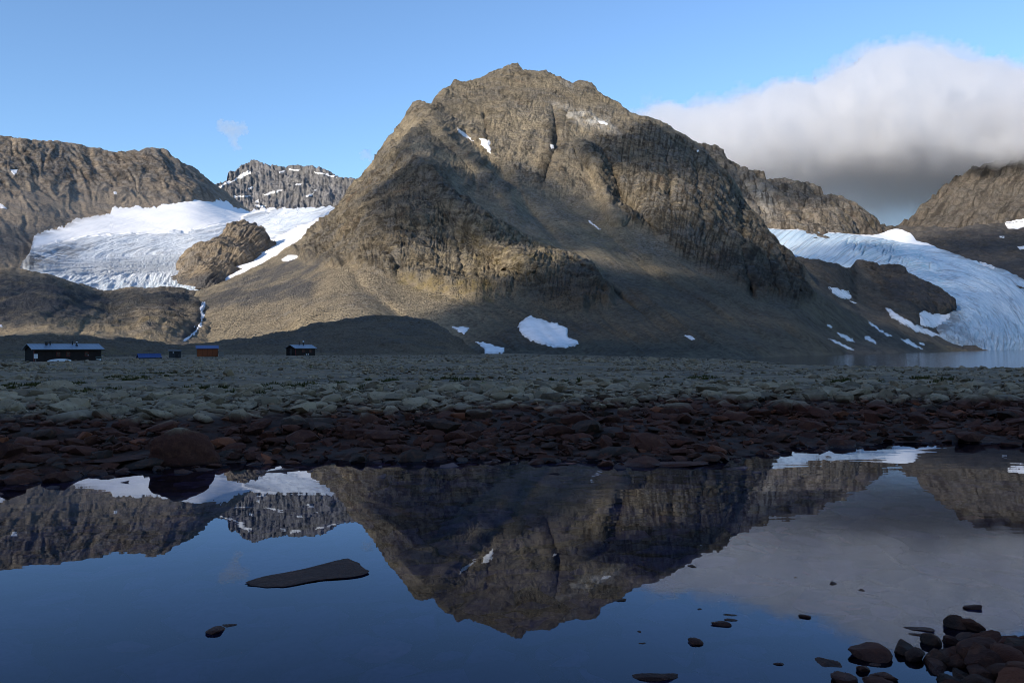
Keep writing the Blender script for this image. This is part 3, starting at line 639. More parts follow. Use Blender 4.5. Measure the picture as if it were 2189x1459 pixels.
RM_TOP = curve([(1860, 505), (1900, 494), (1918, 491), (1935, 480), (1960, 460), (1985, 433), (2010, 410), (2040, 392), (2080, 374), (2130, 355), (2189, 330), (2300, 265), (2450, 190), (2800, 120)])
RM_BOT = curve([(1860, 530), (2800, 560)])
rm_D = tps([(1860, 525, 2450), (2200, 525, 2350), (2800, 560, 2200), (1920, 492, 2650), (1990, 430, 2850), (2100, 365, 3000), (2189, 330, 3050), (2450, 190, 3150), (2800, 120, 3100), (2100, 450, 2600), (2300, 420, 2600)], 0.03)
def rm_attrs(px, py, P, N):
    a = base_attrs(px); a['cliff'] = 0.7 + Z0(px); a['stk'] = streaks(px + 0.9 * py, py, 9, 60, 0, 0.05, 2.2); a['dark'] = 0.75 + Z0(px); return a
def rm_disp(px, py, P, A, N):
    s = np.stack([(px * 0.71 + py * 0.71) / 26, (px * 0.71 - py * 0.71) / 90, px * 0], -1)
    return 18 * ridged(s, 4, 0.6) + 14 * creased(P / 70, 4, 0.6) + 16 * fbm(P / 200, 4, 0.6)
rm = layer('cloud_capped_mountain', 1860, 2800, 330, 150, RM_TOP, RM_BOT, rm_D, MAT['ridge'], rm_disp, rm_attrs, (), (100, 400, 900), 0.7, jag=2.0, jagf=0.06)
tag(rm, 'dark brown mountain whose top is hidden in cloud', 'mountain')

GR_TOP = curve([(1540, 440), (1600, 458), (1618, 466), (1640, 470), (1655, 470), (1672, 484), (1690, 486), (1715, 486), (1725, 482), (1740, 490), (1765, 496), (1800, 502), (1840, 502), (1875, 500), (1900, 492), (1912, 488), (1930, 491), (1946, 498), (1958, 511), (1975, 516), (1995, 522), (2003, 528), (2030, 538), (2060, 551), (2100, 565), (2140, 580), (2189, 599), (2300, 640), (2500, 700), (2800, 745)])
HS_TOP = curve([(1900, 520), (1920, 492), (1960, 490), (2050, 490), (2120, 487), (2189, 482), (2400, 470), (2800, 460)])
HS_BOT = lambda x: GR_TOP(x) + 26
hs_D = tps([(1900, 700, 1500), (2300, 700, 1450), (2800, 750, 1200), (1920, 493, 2300), (2189, 485, 2350), (2800, 460, 2200), (2050, 540, 2000), (2189, 600, 1750), (2400, 600, 1750)], 0.03)
def hs_attrs(px, py, P, N):
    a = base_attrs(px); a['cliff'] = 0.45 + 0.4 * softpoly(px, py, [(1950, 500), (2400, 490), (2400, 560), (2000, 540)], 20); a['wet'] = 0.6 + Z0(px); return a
def hs_disp(px, py, P, A, N): return 13 * ridged(P / 120, 4, 0.55) + 5 * fbm(P / 35, 3, 0.6)
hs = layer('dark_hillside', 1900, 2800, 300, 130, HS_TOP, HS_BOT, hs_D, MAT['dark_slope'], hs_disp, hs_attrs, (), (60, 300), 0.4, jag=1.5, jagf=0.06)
tag(hs, 'dark boulder hillside above the blue glacier', 'hillside')

GR_BOT = curve([(1540, 745), (2000, 765), (2189, 756), (2800, 760)])
gr_D = tps([(1540, 740, 1200), (2000, 760, 1120), (2100, 750, 1180), (2189, 748, 1380), (2500, 748, 1500), (2800, 755, 1500), (1600, 460, 2050), (1650, 472, 2000), (1800, 503, 1900), (1915, 490, 2200), (2000, 527, 1900), (2189, 599, 1750), (2500, 700, 1650), (1700, 540, 1620), (1850, 540, 1700), (1950, 590, 1560), (2060, 640, 1450), (2100, 700, 1330), (2012, 712, 1165), (1990, 706, 1190), (2042, 690, 1255), (1750, 600, 1420), (2189, 680, 1480)], 0.03)
def gr_attrs(px, py, P, N):
    a = {}; j = 5 * fbm(np.stack([px / 40, py / 18, px * 0], -1), 3)
    line = np.interp(px, [1600, 1650, 1700, 1780, 1850, 1920, 1990, 2010, 2100], [480, 490, 494, 500, 507, 516, 527, 528, 540])
    a['snow'] = np.clip(0.5 + (line - py + 0.5 * j) / 8, 0, 1)
    ex, ey = 1990.0, 735.0                                   # the flow bends round the rock island
    rad = np.hypot((px - ex), (py - ey) * 1.35); ang = np.arctan2((ey - py) * 1.35, px - ex)
    a['fu'] = rad / 7.0; a['fv'] = ang * 2.6
    a['dirt'] = np.maximum(0.8 * softpoly(px + j, py + j, [(2030, 660), (2050, 650), (2055, 690), (2010, 720), (1990, 712)], 10), 0.6 * sstep(18, 0, py - GR_TOP(px)) * sstep(2000, 2050, px))
    a['dirt'] = np.maximum(a['dirt'], 0.5 * softpoly(px + 2 * j, py + j, [(2000, 720), (2060, 700), (2110, 745), (2060, 750)], 10))
    a['blue'] = np.maximum(0.75 * softpoly(px + 2 * j, py + j, [(1790, 520), (1880, 515), (1960, 535), (2010, 580), (2050, 640), (2030, 650), (1990, 605), (1930, 580), (1860, 560), (1800, 545)], 16), 0.15)
    a['crev'] = softpoly(px + 2 * j, py + j, [(1780, 520), (1880, 512), (1970, 535), (2000, 575), (1960, 590), (1930, 575), (1860, 562), (1800, 545)], 12)
    return a
def gr_disp(px, py, P, A, N):
    s = np.stack([A['fu'] * 0.35, A['fv'] * 1.2, px * 0], -1)
    cv = np.stack([(px + 0.4 * py) / 7, py / 34, px * 0], -1)
    return (1 - A['snow']) * (4.2 * ridged(s, 4, 0.62) + A['crev'] * 22 * np.minimum(ridged(cv, 3, 0.6, 3.0), 0.3)) + 4 * fbm(P / 200, 3)
gr = layer('glacier', 1540, 2800, 600, 210, GR_TOP, GR_BOT, gr_D, MAT['ice_b'], gr_disp, gr_attrs, (), (40, 150), 0.3, jag=1.5, jagf=0.06, mono=0.3)
tag(gr, 'shaded blue glacier curving down to the lake', 'glacier')

FO_TOP = curve([(1600, 560), (1690, 548), (1745, 556), (1775, 563), (1800, 572), (1815, 575), (1822, 566), (1830, 556), (1838, 557), (1850, 565), (1865, 569), (1885, 570), (1918, 571), (1930, 577), (1940, 588), (1965, 598), (1990, 608), (2010, 616), (2025, 628), (2035, 640), (2041, 650), (2046, 672), (2050, 700), (2062, 732), (2095, 746), (2160, 754)])
FO_BOT = curve([(1600, 780), (2000, 762), (2160, 768)])
fo_D = tps([(1600, 770, 470), (1800, 757, 640), (2000, 752, 940), (2100, 750, 1120), (2160, 765, 1150), (1700, 550, 1120), (1800, 573, 1230), (1830, 556, 1420), (1920, 572, 1420), (2040, 650, 1330), (1990, 608, 1390), (1850, 620, 1230), (1950, 660, 1190), (1900, 640, 1230), (2038, 668, 1330), (2000, 690, 1200), (2012, 716, 1185), (2040, 700, 1350), (1985, 700, 1170), (1800, 650, 960), (1900, 700, 920), (1750, 640, 860)], 0.03)
FO_RIBS = [([(1840, 600), (1900, 660), (1960, 700)], 10, 20), ([(1800, 590), (1870, 665), (1950, 725)], 9, -16), ([(1760, 620), (1850, 690), (1930, 740)], 10, 12)]
def fo_attrs(px, py, P, N):
    a = base_attrs(px); j = 8 * fbm(np.stack([px / 30, py / 30, px * 0], -1), 3)
    a['cliff'] = np.maximum(softpoly(px + j, py + j, [(1835, 560), (1920, 570), (2045, 640), (2045, 670), (1960, 675), (1900, 650), (1870, 610)], 8), 0.5 * softpoly(px + j, py + j, [(1700, 550), (1830, 570), (1990, 690), (1980, 710), (1850, 660), (1760, 620)], 14))
    a['wet'] = 0.9 * softpoly(px + j, py + j, [(1870, 572), (1930, 575), (2040, 645), (2030, 665), (1960, 672), (1900, 640)], 8)  # shade of the cliff turned from the sun, painted as darker rock
    return a
def fo_disp(px, py, P, A, N):
    c = A['cliff']; q = P.copy(); q[:, 2] *= 0.35
    return (0.25 + 0.75 * c) * (6 * ridged(q / 90, 4, 0.6) + 6 * creased(q / 32, 4, 0.6) + 5 * fbm(P / 60, 3, 0.6)) * np.clip((FO_BOT(px) - py) / 30, 0, 1)
fo = layer('rocky_foreland', 1600, 2160, 380, 190, FO_TOP, FO_BOT, fo_D, MAT['foreland'], fo_disp, fo_attrs, FO_RIBS, (15, 60), 0.8, jag=1.5, jagf=0.1)
tag(fo, 'dark rocky slope and cliff beside the blue glacier', 'rock')

# --- moraine in front of the mountain -------------------------------
MO_TOP = curve([(-900, 700), (-300, 706), (0, 715), (60, 715), (120, 718), (200, 722), (260, 725), (310, 730), (355, 734), (395, 735), (430, 731), (480, 728), (540, 722), (590, 714), (640, 703), (680, 693), (710, 686), (740, 683), (780, 679), (815, 676), (850, 675), (868, 674), (885, 682), (910, 684), (935, 691), (960, 707), (985, 726), (1010, 745), (1030, 757), (1060, 764)])
MO_BOT = curve([(-900, 800), (200, 782), (600, 775), (1060, 772)])
mo_D = tps([(-900, 790, 190), (0, 780, 200), (300, 778, 215), (600, 770, 245), (900, 768, 270), (1060, 770, 300), (0, 716, 300), (-900, 702, 280), (300, 730, 320), (400, 735, 330), (540, 722, 345), (700, 688, 370), (860, 675, 385), (930, 690, 375), (1000, 738, 340), (800, 730, 310), (600, 745, 300), (200, 745, 260)], 0.03)
def mo_attrs(px, py, P, N):
    a = base_attrs(px); a['moss'] = 0.5 * sstep(735, 765, py) * sstep(520, 400, px) + 0.3 * sstep(740, 760, py); return a
def mo_disp(px, py, P, A, N):
    return (1.1 * fbm(P / 18, 4, 0.6) + 0.55 * ridged(P / 3.2, 3, 0.6)) * np.clip((MO_BOT(px) - py) / 12, 0, 1)
mo = layer('moraine', -900, 1060, 700, 84, MO_TOP, MO_BOT, mo_D, MAT['moraine'], mo_disp, mo_attrs, [([(720, 720), (800, 725), (900, 745)], 10, 8)], (8, 30, 60), 0.45, jag=1.2, jagf=0.1)
tag(mo, 'dark rubble moraine bank behind the huts', 'moraine')
# ------------------------------------------------------------------ ground, pond and lake
WL = curve([(-800, 1075), (0, 1042), (150, 1026), (330, 1006), (470, 1004), (600, 990), (700, 986), (850, 984), (1000, 986), (1150, 998), (1300, 1004), (1450, 1000), (1550, 998), (1650, 984), (1750, 966), (1850, 957), (1950, 947), (2050, 950), (2189, 958), (2900, 985)])
BL = curve([(-800, 905), (0, 884), (400, 882), (700, 872), (1000, 860), (1300, 852), (1650, 844), (2189, 846), (2900, 850)])
def pix_d(px, py, z):
    r = rays(px, py); return (z - EYE[2]) / r[..., 2] * np.hypot(r[..., 0], r[..., 1])
COLS = [-800, 0, 400, 1100, 1560, 1800, 2189, 2900]
PROF = {-800: [(25, .5), (60, .4), (110, .1), (160, -.2), (300, .2), (900, .5)], 0: [(25, .52), (60, .36), (110, .0), (160, -.38), (200, -.3), (300, .0), (900, .0)], 400: [(25, .52), (60, .36), (110, .05), (190, -.2), (230, .1), (300, .2), (900, .2)],
    1100: [(25, .5), (60, .3), (120, -.1), (200, -.5), (300, -.9), (350, -1.), (900, -1.5)], 1560: [(25, .48), (60, .2), (150, -.9), (250, -2.2), (390, -4.1), (450, -5.), (900, -6)],
    1800: [(25, .5), (34, .5), (60, .0), (120, -2.), (195, -4.2), (260, -6.), (900, -7)], 2189: [(25, .52), (34, .55), (50, .2), (100, -2.), (180, -4.5), (260, -7.), (900, -7)], 2900: [(25, .55), (36, .6), (60, .2), (110, -2.), (180, -4.5), (260, -7.), (900, -7)]}
DK = np.concatenate([np.linspace(0, 8, 17), np.linspace(8.25, 30, 88), np.geomspace(31, 900, 80)])
TAB = []
for c in COLS:
    dw = float(pix_d(np.array(c), WL(c) - 13, 0.0)); db = float(pix_d(np.array(c), BL(c), 0.42))
    k = [(0, -.30), (dw * 0.45, -.34), (dw - 2.2, -.26), (dw - .7, -.07), (dw, 0.0), (db, .42)] + PROF[c]
    TAB.append(np.interp(DK, [a for a, _ in k], [b for _, b in k]))
TAB = np.array(TAB)
GEN = np.interp(DK, [0, 1.5, 4, 9, 30, 200, 900], [-.25, .02, .4, .7, 1.2, 4, 12])
def ground_z(x, y):
    x = np.asarray(x, float); y = np.asarray(y, float)
    d = np.hypot(x, y); az = np.degrees(np.arctan2(x, y))
    px = CX + F * np.tan(np.radians(np.clip(az, -52, 52)))
    ci = np.interp(px, COLS, np.arange(len(COLS))); i0 = np.clip(ci.astype(int), 0, len(COLS) - 2); fr = ci - i0
    di = np.interp(d, DK, np.arange(len(DK))); j0 = np.clip(di.astype(int), 0, len(DK) - 2); fd = di - j0
    def g(i): return TAB[i, j0] * (1 - fd) + TAB[i, j0 + 1] * fd
    z = g(i0) * (1 - fr) + g(i0 + 1) * fr
    ge = GEN[j0] * (1 - fd) + GEN[j0 + 1] * fd
    b = sstep(50, 80, np.abs(az)); z = z * (1 - b) + ge * b
    z = z + 0.5 * sstep(1.6, -1.2, y) * sstep(12, 2, d)
    h = np.hypot((x - 2.4) / 0.9, (y - 3.3) / 0.75); z = np.where(h < 1.4, np.maximum(z, -0.32 + 0.36 * sstep(1.25, 0.35, h)), z)   # stone spit by the camera
    return z
def gz_noise(x, y):
    x = np.asarray(x, float).ravel(); y = np.asarray(y, float).ravel(); d = np.hypot(x, y)
    p = np.stack([x, y, x * 0], -1)
    n = 0.05 * fbm(p / 1.3, 3, 0.6) * sstep(3, 14, d) + 0.09 * fbm(p / 7, 3, 0.5, 3.1) * sstep(14, 50, d) + 0.05 * ridged(p / 1.1, 2, 0.6) * sstep(30, 80, d)
    return n
az = np.radians(np.concatenate([np.linspace(-180, -44, 60)[:-1], np.linspace(-44, 44, 460), np.linspace(44, 180, 60)[1:]]))
dr = np.concatenate([[0.02], np.linspace(0.4, 8, 24), np.geomspace(8.2, 30, 110), np.geomspace(30.6, 900, 100)])
A_, D_ = np.meshgrid(az, dr); gx, gy = np.sin(A_) * D_, np.cos(A_) * D_
gzv = ground_z(gx.ravel(), gy.ravel()) + gz_noise(gx, gy)
gr_me = fastmesh('ground', np.stack([gx.ravel(), gy.ravel(), gzv], -1), grid_quads(*A_.shape)[:, ::-1], MAT['ground'])
ground = link(bpy.data.objects.new('ground', gr_me)); tag(ground, 'stony ground of the valley floor and pond bed', 'ground', kind='structure')
MB().box(-30000, -30000, -14, 30000, 30000, -12).build('valley_floor', MAT['moraine']); tag(bpy.data.objects['valley_floor'], 'dark valley floor reaching to the horizon', 'ground', kind='structure')
# pond and lake
wx, wy = np.meshgrid(np.linspace(-34, 34, 2), np.linspace(-4, 21, 2))
pond = link(bpy.data.objects.new('pond', fastmesh('pond', np.stack([wx.ravel(), wy.ravel(), wx.ravel() * 0], -1), grid_quads(2, 2), MAT['pond'])))
tag(pond, 'still dark pond mirroring the mountains', 'pond', kind='structure')
lx, ly = np.meshgrid(np.linspace(20, 3200, 2), np.linspace(60, 2000, 2))
lake = link(bpy.data.objects.new('lake', fastmesh('lake', np.stack([lx.ravel(), ly.ravel(), lx.ravel() * 0 + LAKE_Z], -1), grid_quads(2, 2), MAT['lake'])))
tag(lake, 'rippled grey blue lake below the blue glacier', 'lake', kind='structure')
def hit_ground(px, py):
    """Where the line of sight of a photo pixel meets the ground or the pond."""
    r = rays(np.array(float(px)), np.array(float(py))); r = r / np.hypot(r[0], r[1])
    for d in np.geomspace(2.0, 600, 900):
        p = EYE + r * d
        if p[2] <= max(float(ground_z(p[0], p[1])), 0.0 if d < 16 else -99): return d, p
    return 350.0, EYE + r * 350
# ------------------------------------------------------------------ stones
def rock_shape(seed, sub=2, planes=11, flat=0.75, noise=0.05):
    """Unit boulder: a sphere cut by random planes, edges knocked off."""
    r = np.random.default_rng(seed)
    bm = bmesh.new(); bmesh.ops.create_icosphere(bm, subdivisions=sub, radius=1.0)
    V = np.array([v.co[:] for v in bm.verts]); Fc = np.array([[v.index for v in f.verts] for f in bm.faces], np.int32); bm.free()
    n = r.normal(size=(planes, 3)); n[:, 2] *= 0.8; n /= np.linalg.norm(n, axis=1)[:, None]; h = r.uniform(0.42, 0.84, planes)
    dots = V @ n.T; lim = np.where(dots > 0.05, h / np.maximum(dots, 0.05), 9.0)
    k = 70.0; rad = -np.log(np.exp(-k * lim).sum(1) + np.exp(-k * 1.0)) / k
    rad = rad * (1 + noise * fbm(V * 2.2 + seed * 3.7, 3, 0.6))
    V = V * rad[:, None]; V[:, 2] *= flat
    V -= (V.max(0) + V.min(0)) / 2; V /= (V.max(0) - V.min(0)) / 2.0
    return V, Fc
NB = 16
def hull_shape(seed):
    """Angular rubble: convex hull of a few random points."""
    r = np.random.default_rng(seed); p = r.normal(size=(15, 3)); p /= np.linalg.norm(p, axis=1)[:, None]; p *= r.uniform(.8, 1.05, (15, 1))
    bm = bmesh.new()
    for q in p: bm.verts.new(q)
    bmesh.ops.convex_hull(bm, input=bm.verts); bmesh.ops.triangulate(bm, faces=bm.faces); bm.verts.index_update()
    loose = [v for v in bm.verts if not v.link_faces]
    if loose: bmesh.ops.delete(bm, geom=loose, context='VERTS')
    bm.verts.index_update(); bm.normal_update(); bmesh.ops.recalc_face_normals(bm, faces=bm.faces)
    V = np.array([v.co[:] for v in bm.verts]); Fc = np.array([[v.index for v in f.verts] for f in bm.faces], np.int32); bm.free()
    V -= (V.max(0) + V.min(0)) / 2; V /= (V.max(0) - V.min(0)) / 2
    return V, Fc
BASE_LO = [hull_shape(500 + i) for i in range(NB)]
BASE_HI = [rock_shape(100 + i, 3, 9, 0.8, 0.05) for i in range(NB)]
ME_HI = [fastmesh('stone_shape', v, f, MAT['stone']) for v, f in BASE_HI]
BASE_MD = [rock_shape(300 + i, 2, 9, 0.8, 0.03) for i in range(NB)]
ME_MD = [fastmesh('stone_shape', v, f, MAT['stone']) for v, f in BASE_MD]
for me in ME_HI + ME_MD:
    try: me.set_sharp_from_angle(angle=math.radians(28))
    except Exception: pass
def rotm(rz, rx, ry):
    c, s = np.cos, np.sin; n = len(rz); o = np.zeros(n); i = np.ones(n)
    Rz = np.array([[c(rz), -s(rz), o], [s(rz), c(rz), o], [o, o, i]]).transpose(2, 0, 1)
    Rx = np.array([[i, o, o], [o, c(rx), -s(rx)], [o, s(rx), c(rx)]]).transpose(2, 0, 1)
    Ry = np.array([[c(ry), o, s(ry)], [o, i, o], [-s(ry), o, c(ry)]]).transpose(2, 0, 1)
    return Rz @ Rx @ Ry
def scatter_mesh(name, loc, scl, seed, label, base=None, cat='stones'):
    base = base or BASE_LO
    r = np.random.default_rng(seed); n = len(loc); var = r.integers(0, NB, n)
    R = rotm(r.uniform(0, 6.28, n), r.normal(0, .22, n), r.normal(0, .22, n)); rnd = r.uniform(0, 1, n)
    VV, FF, RR = [], [], []; b = 0
    for k in range(NB):
        i = np.where(var == k)[0]
        if not len(i): continue
        v, f = base[k]
        P = np.einsum('nij,nvj->nvi', R[i], v[None] * scl[i][:, None]) + loc[i][:, None]
        VV.append(P.reshape(-1, 3)); FF.append((f[None] + (np.arange(len(i)) * len(v))[:, None, None] + b).reshape(-1, 3)); RR.append(np.repeat(rnd[i], len(v))); b += len(i) * len(v)
    me = fastmesh(name, np.concatenate(VV), np.concatenate(FF), MAT['stone'], False, {'rnd': np.concatenate(RR)})
    return tag(link(bpy.data.objects.new(name, me)), label, cat, kind='stuff')
R5 = np.random.default_rng(5)
def polar_pts(n, d0, d1, azm=40.0, p=1.0):
    u = R5.uniform(0, 1, n) ** p; d = np.sqrt(d0 ** 2 + u * (d1 ** 2 - d0 ** 2)); a = np.radians(R5.uniform(-azm, azm, n))
    return np.sin(a) * d, np.cos(a) * d, d
def sizes(n, med, sig, lo, hi): return np.clip(np.exp(R5.normal(math.log(med), sig, n)), lo, hi)

# hero stones, each read off the photograph: x0, y0, x1, y1 (photo pixels), share of the height that is upright face, shape, label
HERO = [
 (318, 911, 476, 992, .95, 'dome', 'large dome-shaped dark boulder mirrored at the pond edge', 'boulder'),
 (238, 888, 305, 914, .7, 3, 'low boulder with a white streak on top behind the dome-shaped boulder', 'boulder'),
 (1553, 823, 1608, 852, .7, 5, 'grey cone-shaped boulder on the far bank, leftmost of the pale-topped row', 'boulder'),
 (1633, 821, 1689, 840, .7, 6, 'rounded boulder speckled with white lichen at the top of the dark bank', 'boulder'),
 (1780, 832, 1826, 866, .75, 9, 'pale pointed boulder leaning in the dark far bank', 'boulder'),
 (1872, 827, 1911, 860, .8, 2, 'lichen-crusted upright boulder right of the pale pointed boulder', 'boulder'),
 (1727, 836, 1772, 851, .6, 7, 'flat brown boulder between the white-speckled and the pale pointed boulder', 'boulder'),
 (1838, 838, 1876, 857, .65, 11, 'brown block wedged beside the lichen-crusted upright boulder', 'boulder'),
 (78, 808, 166, 840, .75, 1, 'big angular grey boulder on the plain below the long hut', 'boulder'),
 (-20, 848, 56, 884, .7, 4, 'pale slab-like boulder at the picture edge below the long hut', 'boulder'),
 (476, 786, 502, 805, .8, 8, 'boulder with a yellow-green lichen top on the plain below the orange shed', 'boulder'),
 (82, 777, 99, 788, .8, 10, 'small orange-brown boulder in front of the long hut', 'boulder'),
 (620, 764, 652, 773, .7, 12, 'pale boulder on the plain in front of the small hut', 'boulder'),
 (1408, 763, 1432, 771, .7, 13, 'lone dark boulder at the foot of the mountain by the lake corner', 'boulder'),
 (2060, 812, 2110, 830, .7, 14, 'grey boulder on the far bank below the lake, right of the lichen boulders', 'boulder'),
 (180, 974, 315, 1000, .45, 'slab', 'long flat red-brown slab left of the dome-shaped boulder', 'stone'),
 (60, 968, 130, 990, .5, 2, 'flat red-brown stone left of the long slab', 'stone'),
 (70, 935, 128, 965, .6, 5, 'dark rounded stone on the left bank above the flat red-brown stone', 'stone'),
 (20, 940, 60, 968, .6, 6, 'brown squarish stone near the left picture edge on the dark bank', 'stone'),
 (1380, 981, 1516, 998, .45, 'slab', 'long flat maroon slab at the water line in the middle of the far shore', 'stone'),
 (1220, 922, 1270, 943, .6, 4, 'pinkish block on the red bank above the maroon slab', 'stone'),
 (1388, 924, 1436, 941, .6, 7, 'flat salmon-coloured stone right of the pinkish block', 'stone'),
 (1028, 896, 1046, 912, .75, 10, 'small pale orange stone standing upright on the dark bank', 'stone'),
 (912, 928, 951, 946, .6, 1, 'orange-red rounded stone on the bank left of centre', 'stone'),
 (1136, 914, 1172, 936, .6, 12, 'brown domed stone just left of the pinkish block', 'stone'),
 (1970, 903, 2032, 922, .5, 13, 'flat brick-red stone on the right part of the far bank', 'stone'),
 (1720, 922, 1760, 938, .55, 15, 'orange-red stone on the bank above the bright snow reflection', 'stone'),
 (560, 1000, 640, 1010, .45, 3, 'thin flat stone at the water line right of the dome-shaped boulder', 'stone'),
 (524, 1197, 785, 1248, .07, 'slab', 'long dark flat slab lying alone in the blue water', 'stone'),
 (439, 1332, 484, 1358, .4, 8, 'rounded end of the two-part dark stone in the water at left', 'stone'),
 (468, 1328, 510, 1348, .3, 2, 'flat end of the two-part dark stone in the water at left', 'stone'),
 (1315, 1276, 1338, 1286, .4, 3, 'small dark stone in the water beside the mirrored summit', 'stone'),
 (1469, 1204, 1491, 1215, .4, 6, 'small dark stone in the mirrored cloud, nearest the mirrored mountain', 'stone'),
 (1491, 1298, 1501, 1304, .4, 1, 'tiny stone left of the thin flat stones in the water', 'stone'),
 (1542, 1283, 1579, 1290, .3, 'slab', 'thin flat stone, topmost of the four close together in the water', 'stone'),
 (1544, 1309, 1576, 1318, .35, 5, 'flat stone, second of the four close together in the water', 'stone'),
 (1548, 1320, 1577, 1328, .35, 9, 'flat stone, third of the four close together in the water', 'stone'),
 (1519, 1324, 1564, 1339, .5, 11, 'peaked stone, lowest of the four close together in the water', 'stone'),
 (1470, 1358, 1504, 1379, .5, 14, 'leaf-shaped brown stone in the water below the group of four', 'stone'),
 (1362, 1369, 1381, 1378, .4, 7, 'small stone in the water left of the leaf-shaped stone', 'stone'),
 (1362, 1346, 1371, 1352, .4, 4, 'tiny stone just above the small stone left of the leaf-shaped one', 'stone'),
 (1338, 1430, 1450, 1458, .4, 'slab', 'long low dark stone breaking the water at the bottom edge', 'stone'),
 (1651, 1412, 1681, 1425, .5, 8, 'lone brown stone in the water left of the stone spit', 'stone'),
 (1705, 1309, 1734, 1320, .5, 10, 'dark humped stone where the mirrored cloud meets the blue', 'stone'),
 (1772, 1240, 1790, 1254, .5, 12, 'small pointed stone in the mirrored cloud', 'stone'),
 (1831, 1255, 1851, 1265, .45, 13, 'small brown stone in the mirrored cloud, right of the pointed one', 'stone'),
 (1913, 1207, 1924, 1212, .45, 15, 'tiny stone in the mirrored cloud, highest on the right', 'stone'),
 (1697, 1231, 1708, 1237, .45, 0, 'tiny stone in the mirrored cloud, left of the pointed one', 'stone'),
 (1738, 1399, 1801, 1433, .3, 2, 'flat brown stone in the water left of the stone spit, lobed at its near end', 'stone'),
 (1775, 1431, 1834, 1466, .5, 9, 'wedge-shaped red-brown stone at the bottom edge left of the spit', 'stone'),
 (2057, 1287, 2100, 1303, .5, 3, 'dark humped stone in the water above the saddle-shaped stone', 'stone'),
 (2016, 1308, 2066, 1345, .7, 1, 'left horn of the big reddish saddle-shaped stone on the spit', 'stone'),
 (2045, 1317, 2110, 1350, .7, 6, 'round end of the big reddish saddle-shaped stone on the spit', 'stone'),
 (1930, 1334, 1999, 1350, .3, 'slab', 'thin pale-edged flat stone at the tip of the spit', 'stone'),
 (1934, 1346, 1985, 1362, .35, 7, 'flat stone under the thin pale-edged one at the tip of the spit', 'stone'),
 (1966, 1347, 2014, 1380, .65, 4, 'grey block behind the red stones at the tip of the spit', 'stone'),
 (1812, 1364, 1908, 1418, .45, 11, 'big grey five-sided stone in the water beside the spit', 'stone'),
 (1856, 1412, 1884, 1427, .4, 5, 'small stone below the big grey five-sided stone', 'stone'),
 (1829, 1416, 1862, 1438, .6, 8, 'small round brown stone left of the spit', 'stone'),
 (1911, 1361, 1953, 1402, .6, 12, 'red-brown stone stood on the spit right of the five-sided stone', 'stone'),
 (1856, 1428, 1920, 1456, .5, 13, 'dark wedge-shaped stone on the near edge of the spit', 'stone'),
 (1842, 1439, 1925, 1480, .5, 14, 'long grey stone at the bottom edge of the spit', 'stone'),
 (1978, 1379, 2046, 1427, .6, 0, 'largest smooth maroon stone in the middle of the spit', 'stone'),
 (1934, 1374, 1978, 1417, .55, 15, 'grey slab tilted against the maroon stones of the spit', 'stone'),
 (2013, 1350, 2052, 1378, .6, 10, 'brown stone just below the saddle-shaped stone', 'stone'),
 (2042, 1344, 2112, 1382, .5, 2, 'dark flat stone at the foot of the saddle-shaped stone', 'stone'),
 (2094, 1346, 2127, 1364, .5, 9, 'dark pointed stone at the water right of the saddle-shaped stone', 'stone'),
 (2086, 1367, 2200, 1408, .6, 3, 'broad maroon boulder at the right picture edge of the spit', 'stone'),
 (2052, 1376, 2078, 1398, .65, 6, 'small rounded stone standing in the gap of the spit', 'stone'),
 (2076, 1388, 2142, 1428, .55, 11, 'long brown stone in front of the broad maroon boulder', 'stone'),
]
def dome_shape():
    bm = bmesh.new(); bmesh.ops.create_icosphere(bm, subdivisions=4, radius=1.0)
    V = np.array([v.co[:] for v in bm.verts]); Fc = np.array([[v.index for v in f.verts] for f in bm.faces], np.int32); bm.free()
    z = V[:, 2]; prof = np.interp(z, [-1, -.5, 0, .35, .62, .85, 1], [1.0, 1.0, .94, .76, .54, .30, 0.02])
    rxy = np.hypot(V[:, 0], V[:, 1]) + 1e-6
    V[:, 0] = V[:, 0] / rxy * prof * 1.0 - 0.10 * z; V[:, 1] = V[:, 1] / rxy * prof
    V[:, 2] = np.sign(z) * np.abs(z) ** 0.85
    V *= (1 + 0.13 * fbm(V * 1.5 + 4, 4, 0.6) + 0.05 * ridged(V * 3.1, 2))[:, None]
    V -= (V.max(0) + V.min(0)) / 2; V /= (V.max(0) - V.min(0)) / 2
    return V, Fc
def slab_shape(seed):
    V, Fc = rock_shape(seed, 4, 14, 0.5, 0.06)
    V[:, 2] = np.clip(V[:, 2], -1, 0.45 + 0.2 * V[:, 0]); V[:, 1] *= 0.75 + 0.25 * V[:, 0] * 0.8 + 0.12 * np.sin(4 * V[:, 0] + seed)
    V[:, 2] += 0.05 * fbm(V * 3, 3); V -= (V.max(0) + V.min(0)) / 2; V /= (V.max(0) - V.min(0)) / 2
    return V, Fc
ME_DOME = fastmesh('stone_shape', *dome_shape(), MAT['stone'])
ME_SLAB = [fastmesh('stone_shape', *slab_shape(40 + i), MAT['stone']) for i in range(3)]
SHORT = ['dome-shaped boulder', 'white-streaked boulder', 'cone-shaped boulder', 'white-speckled boulder', 'pale pointed boulder', 'lichen-crusted upright boulder', 'flat brown boulder', 'brown block', 'big angular grey boulder', 'pale slab at the picture edge', 'green-topped boulder', 'small orange-brown boulder', 'pale boulder by the small hut', 'lone dark boulder by the lake corner', 'grey boulder below the lake', 'long red-brown slab', 'flat red-brown stone', 'dark rounded stone', 'brown squarish stone', 'long maroon slab', 'pinkish block', 'salmon-coloured stone', 'pale orange upright stone', 'orange-red rounded stone', 'brown domed stone', 'flat brick-red stone', 'orange-red bank stone', 'thin flat stone at the water line']
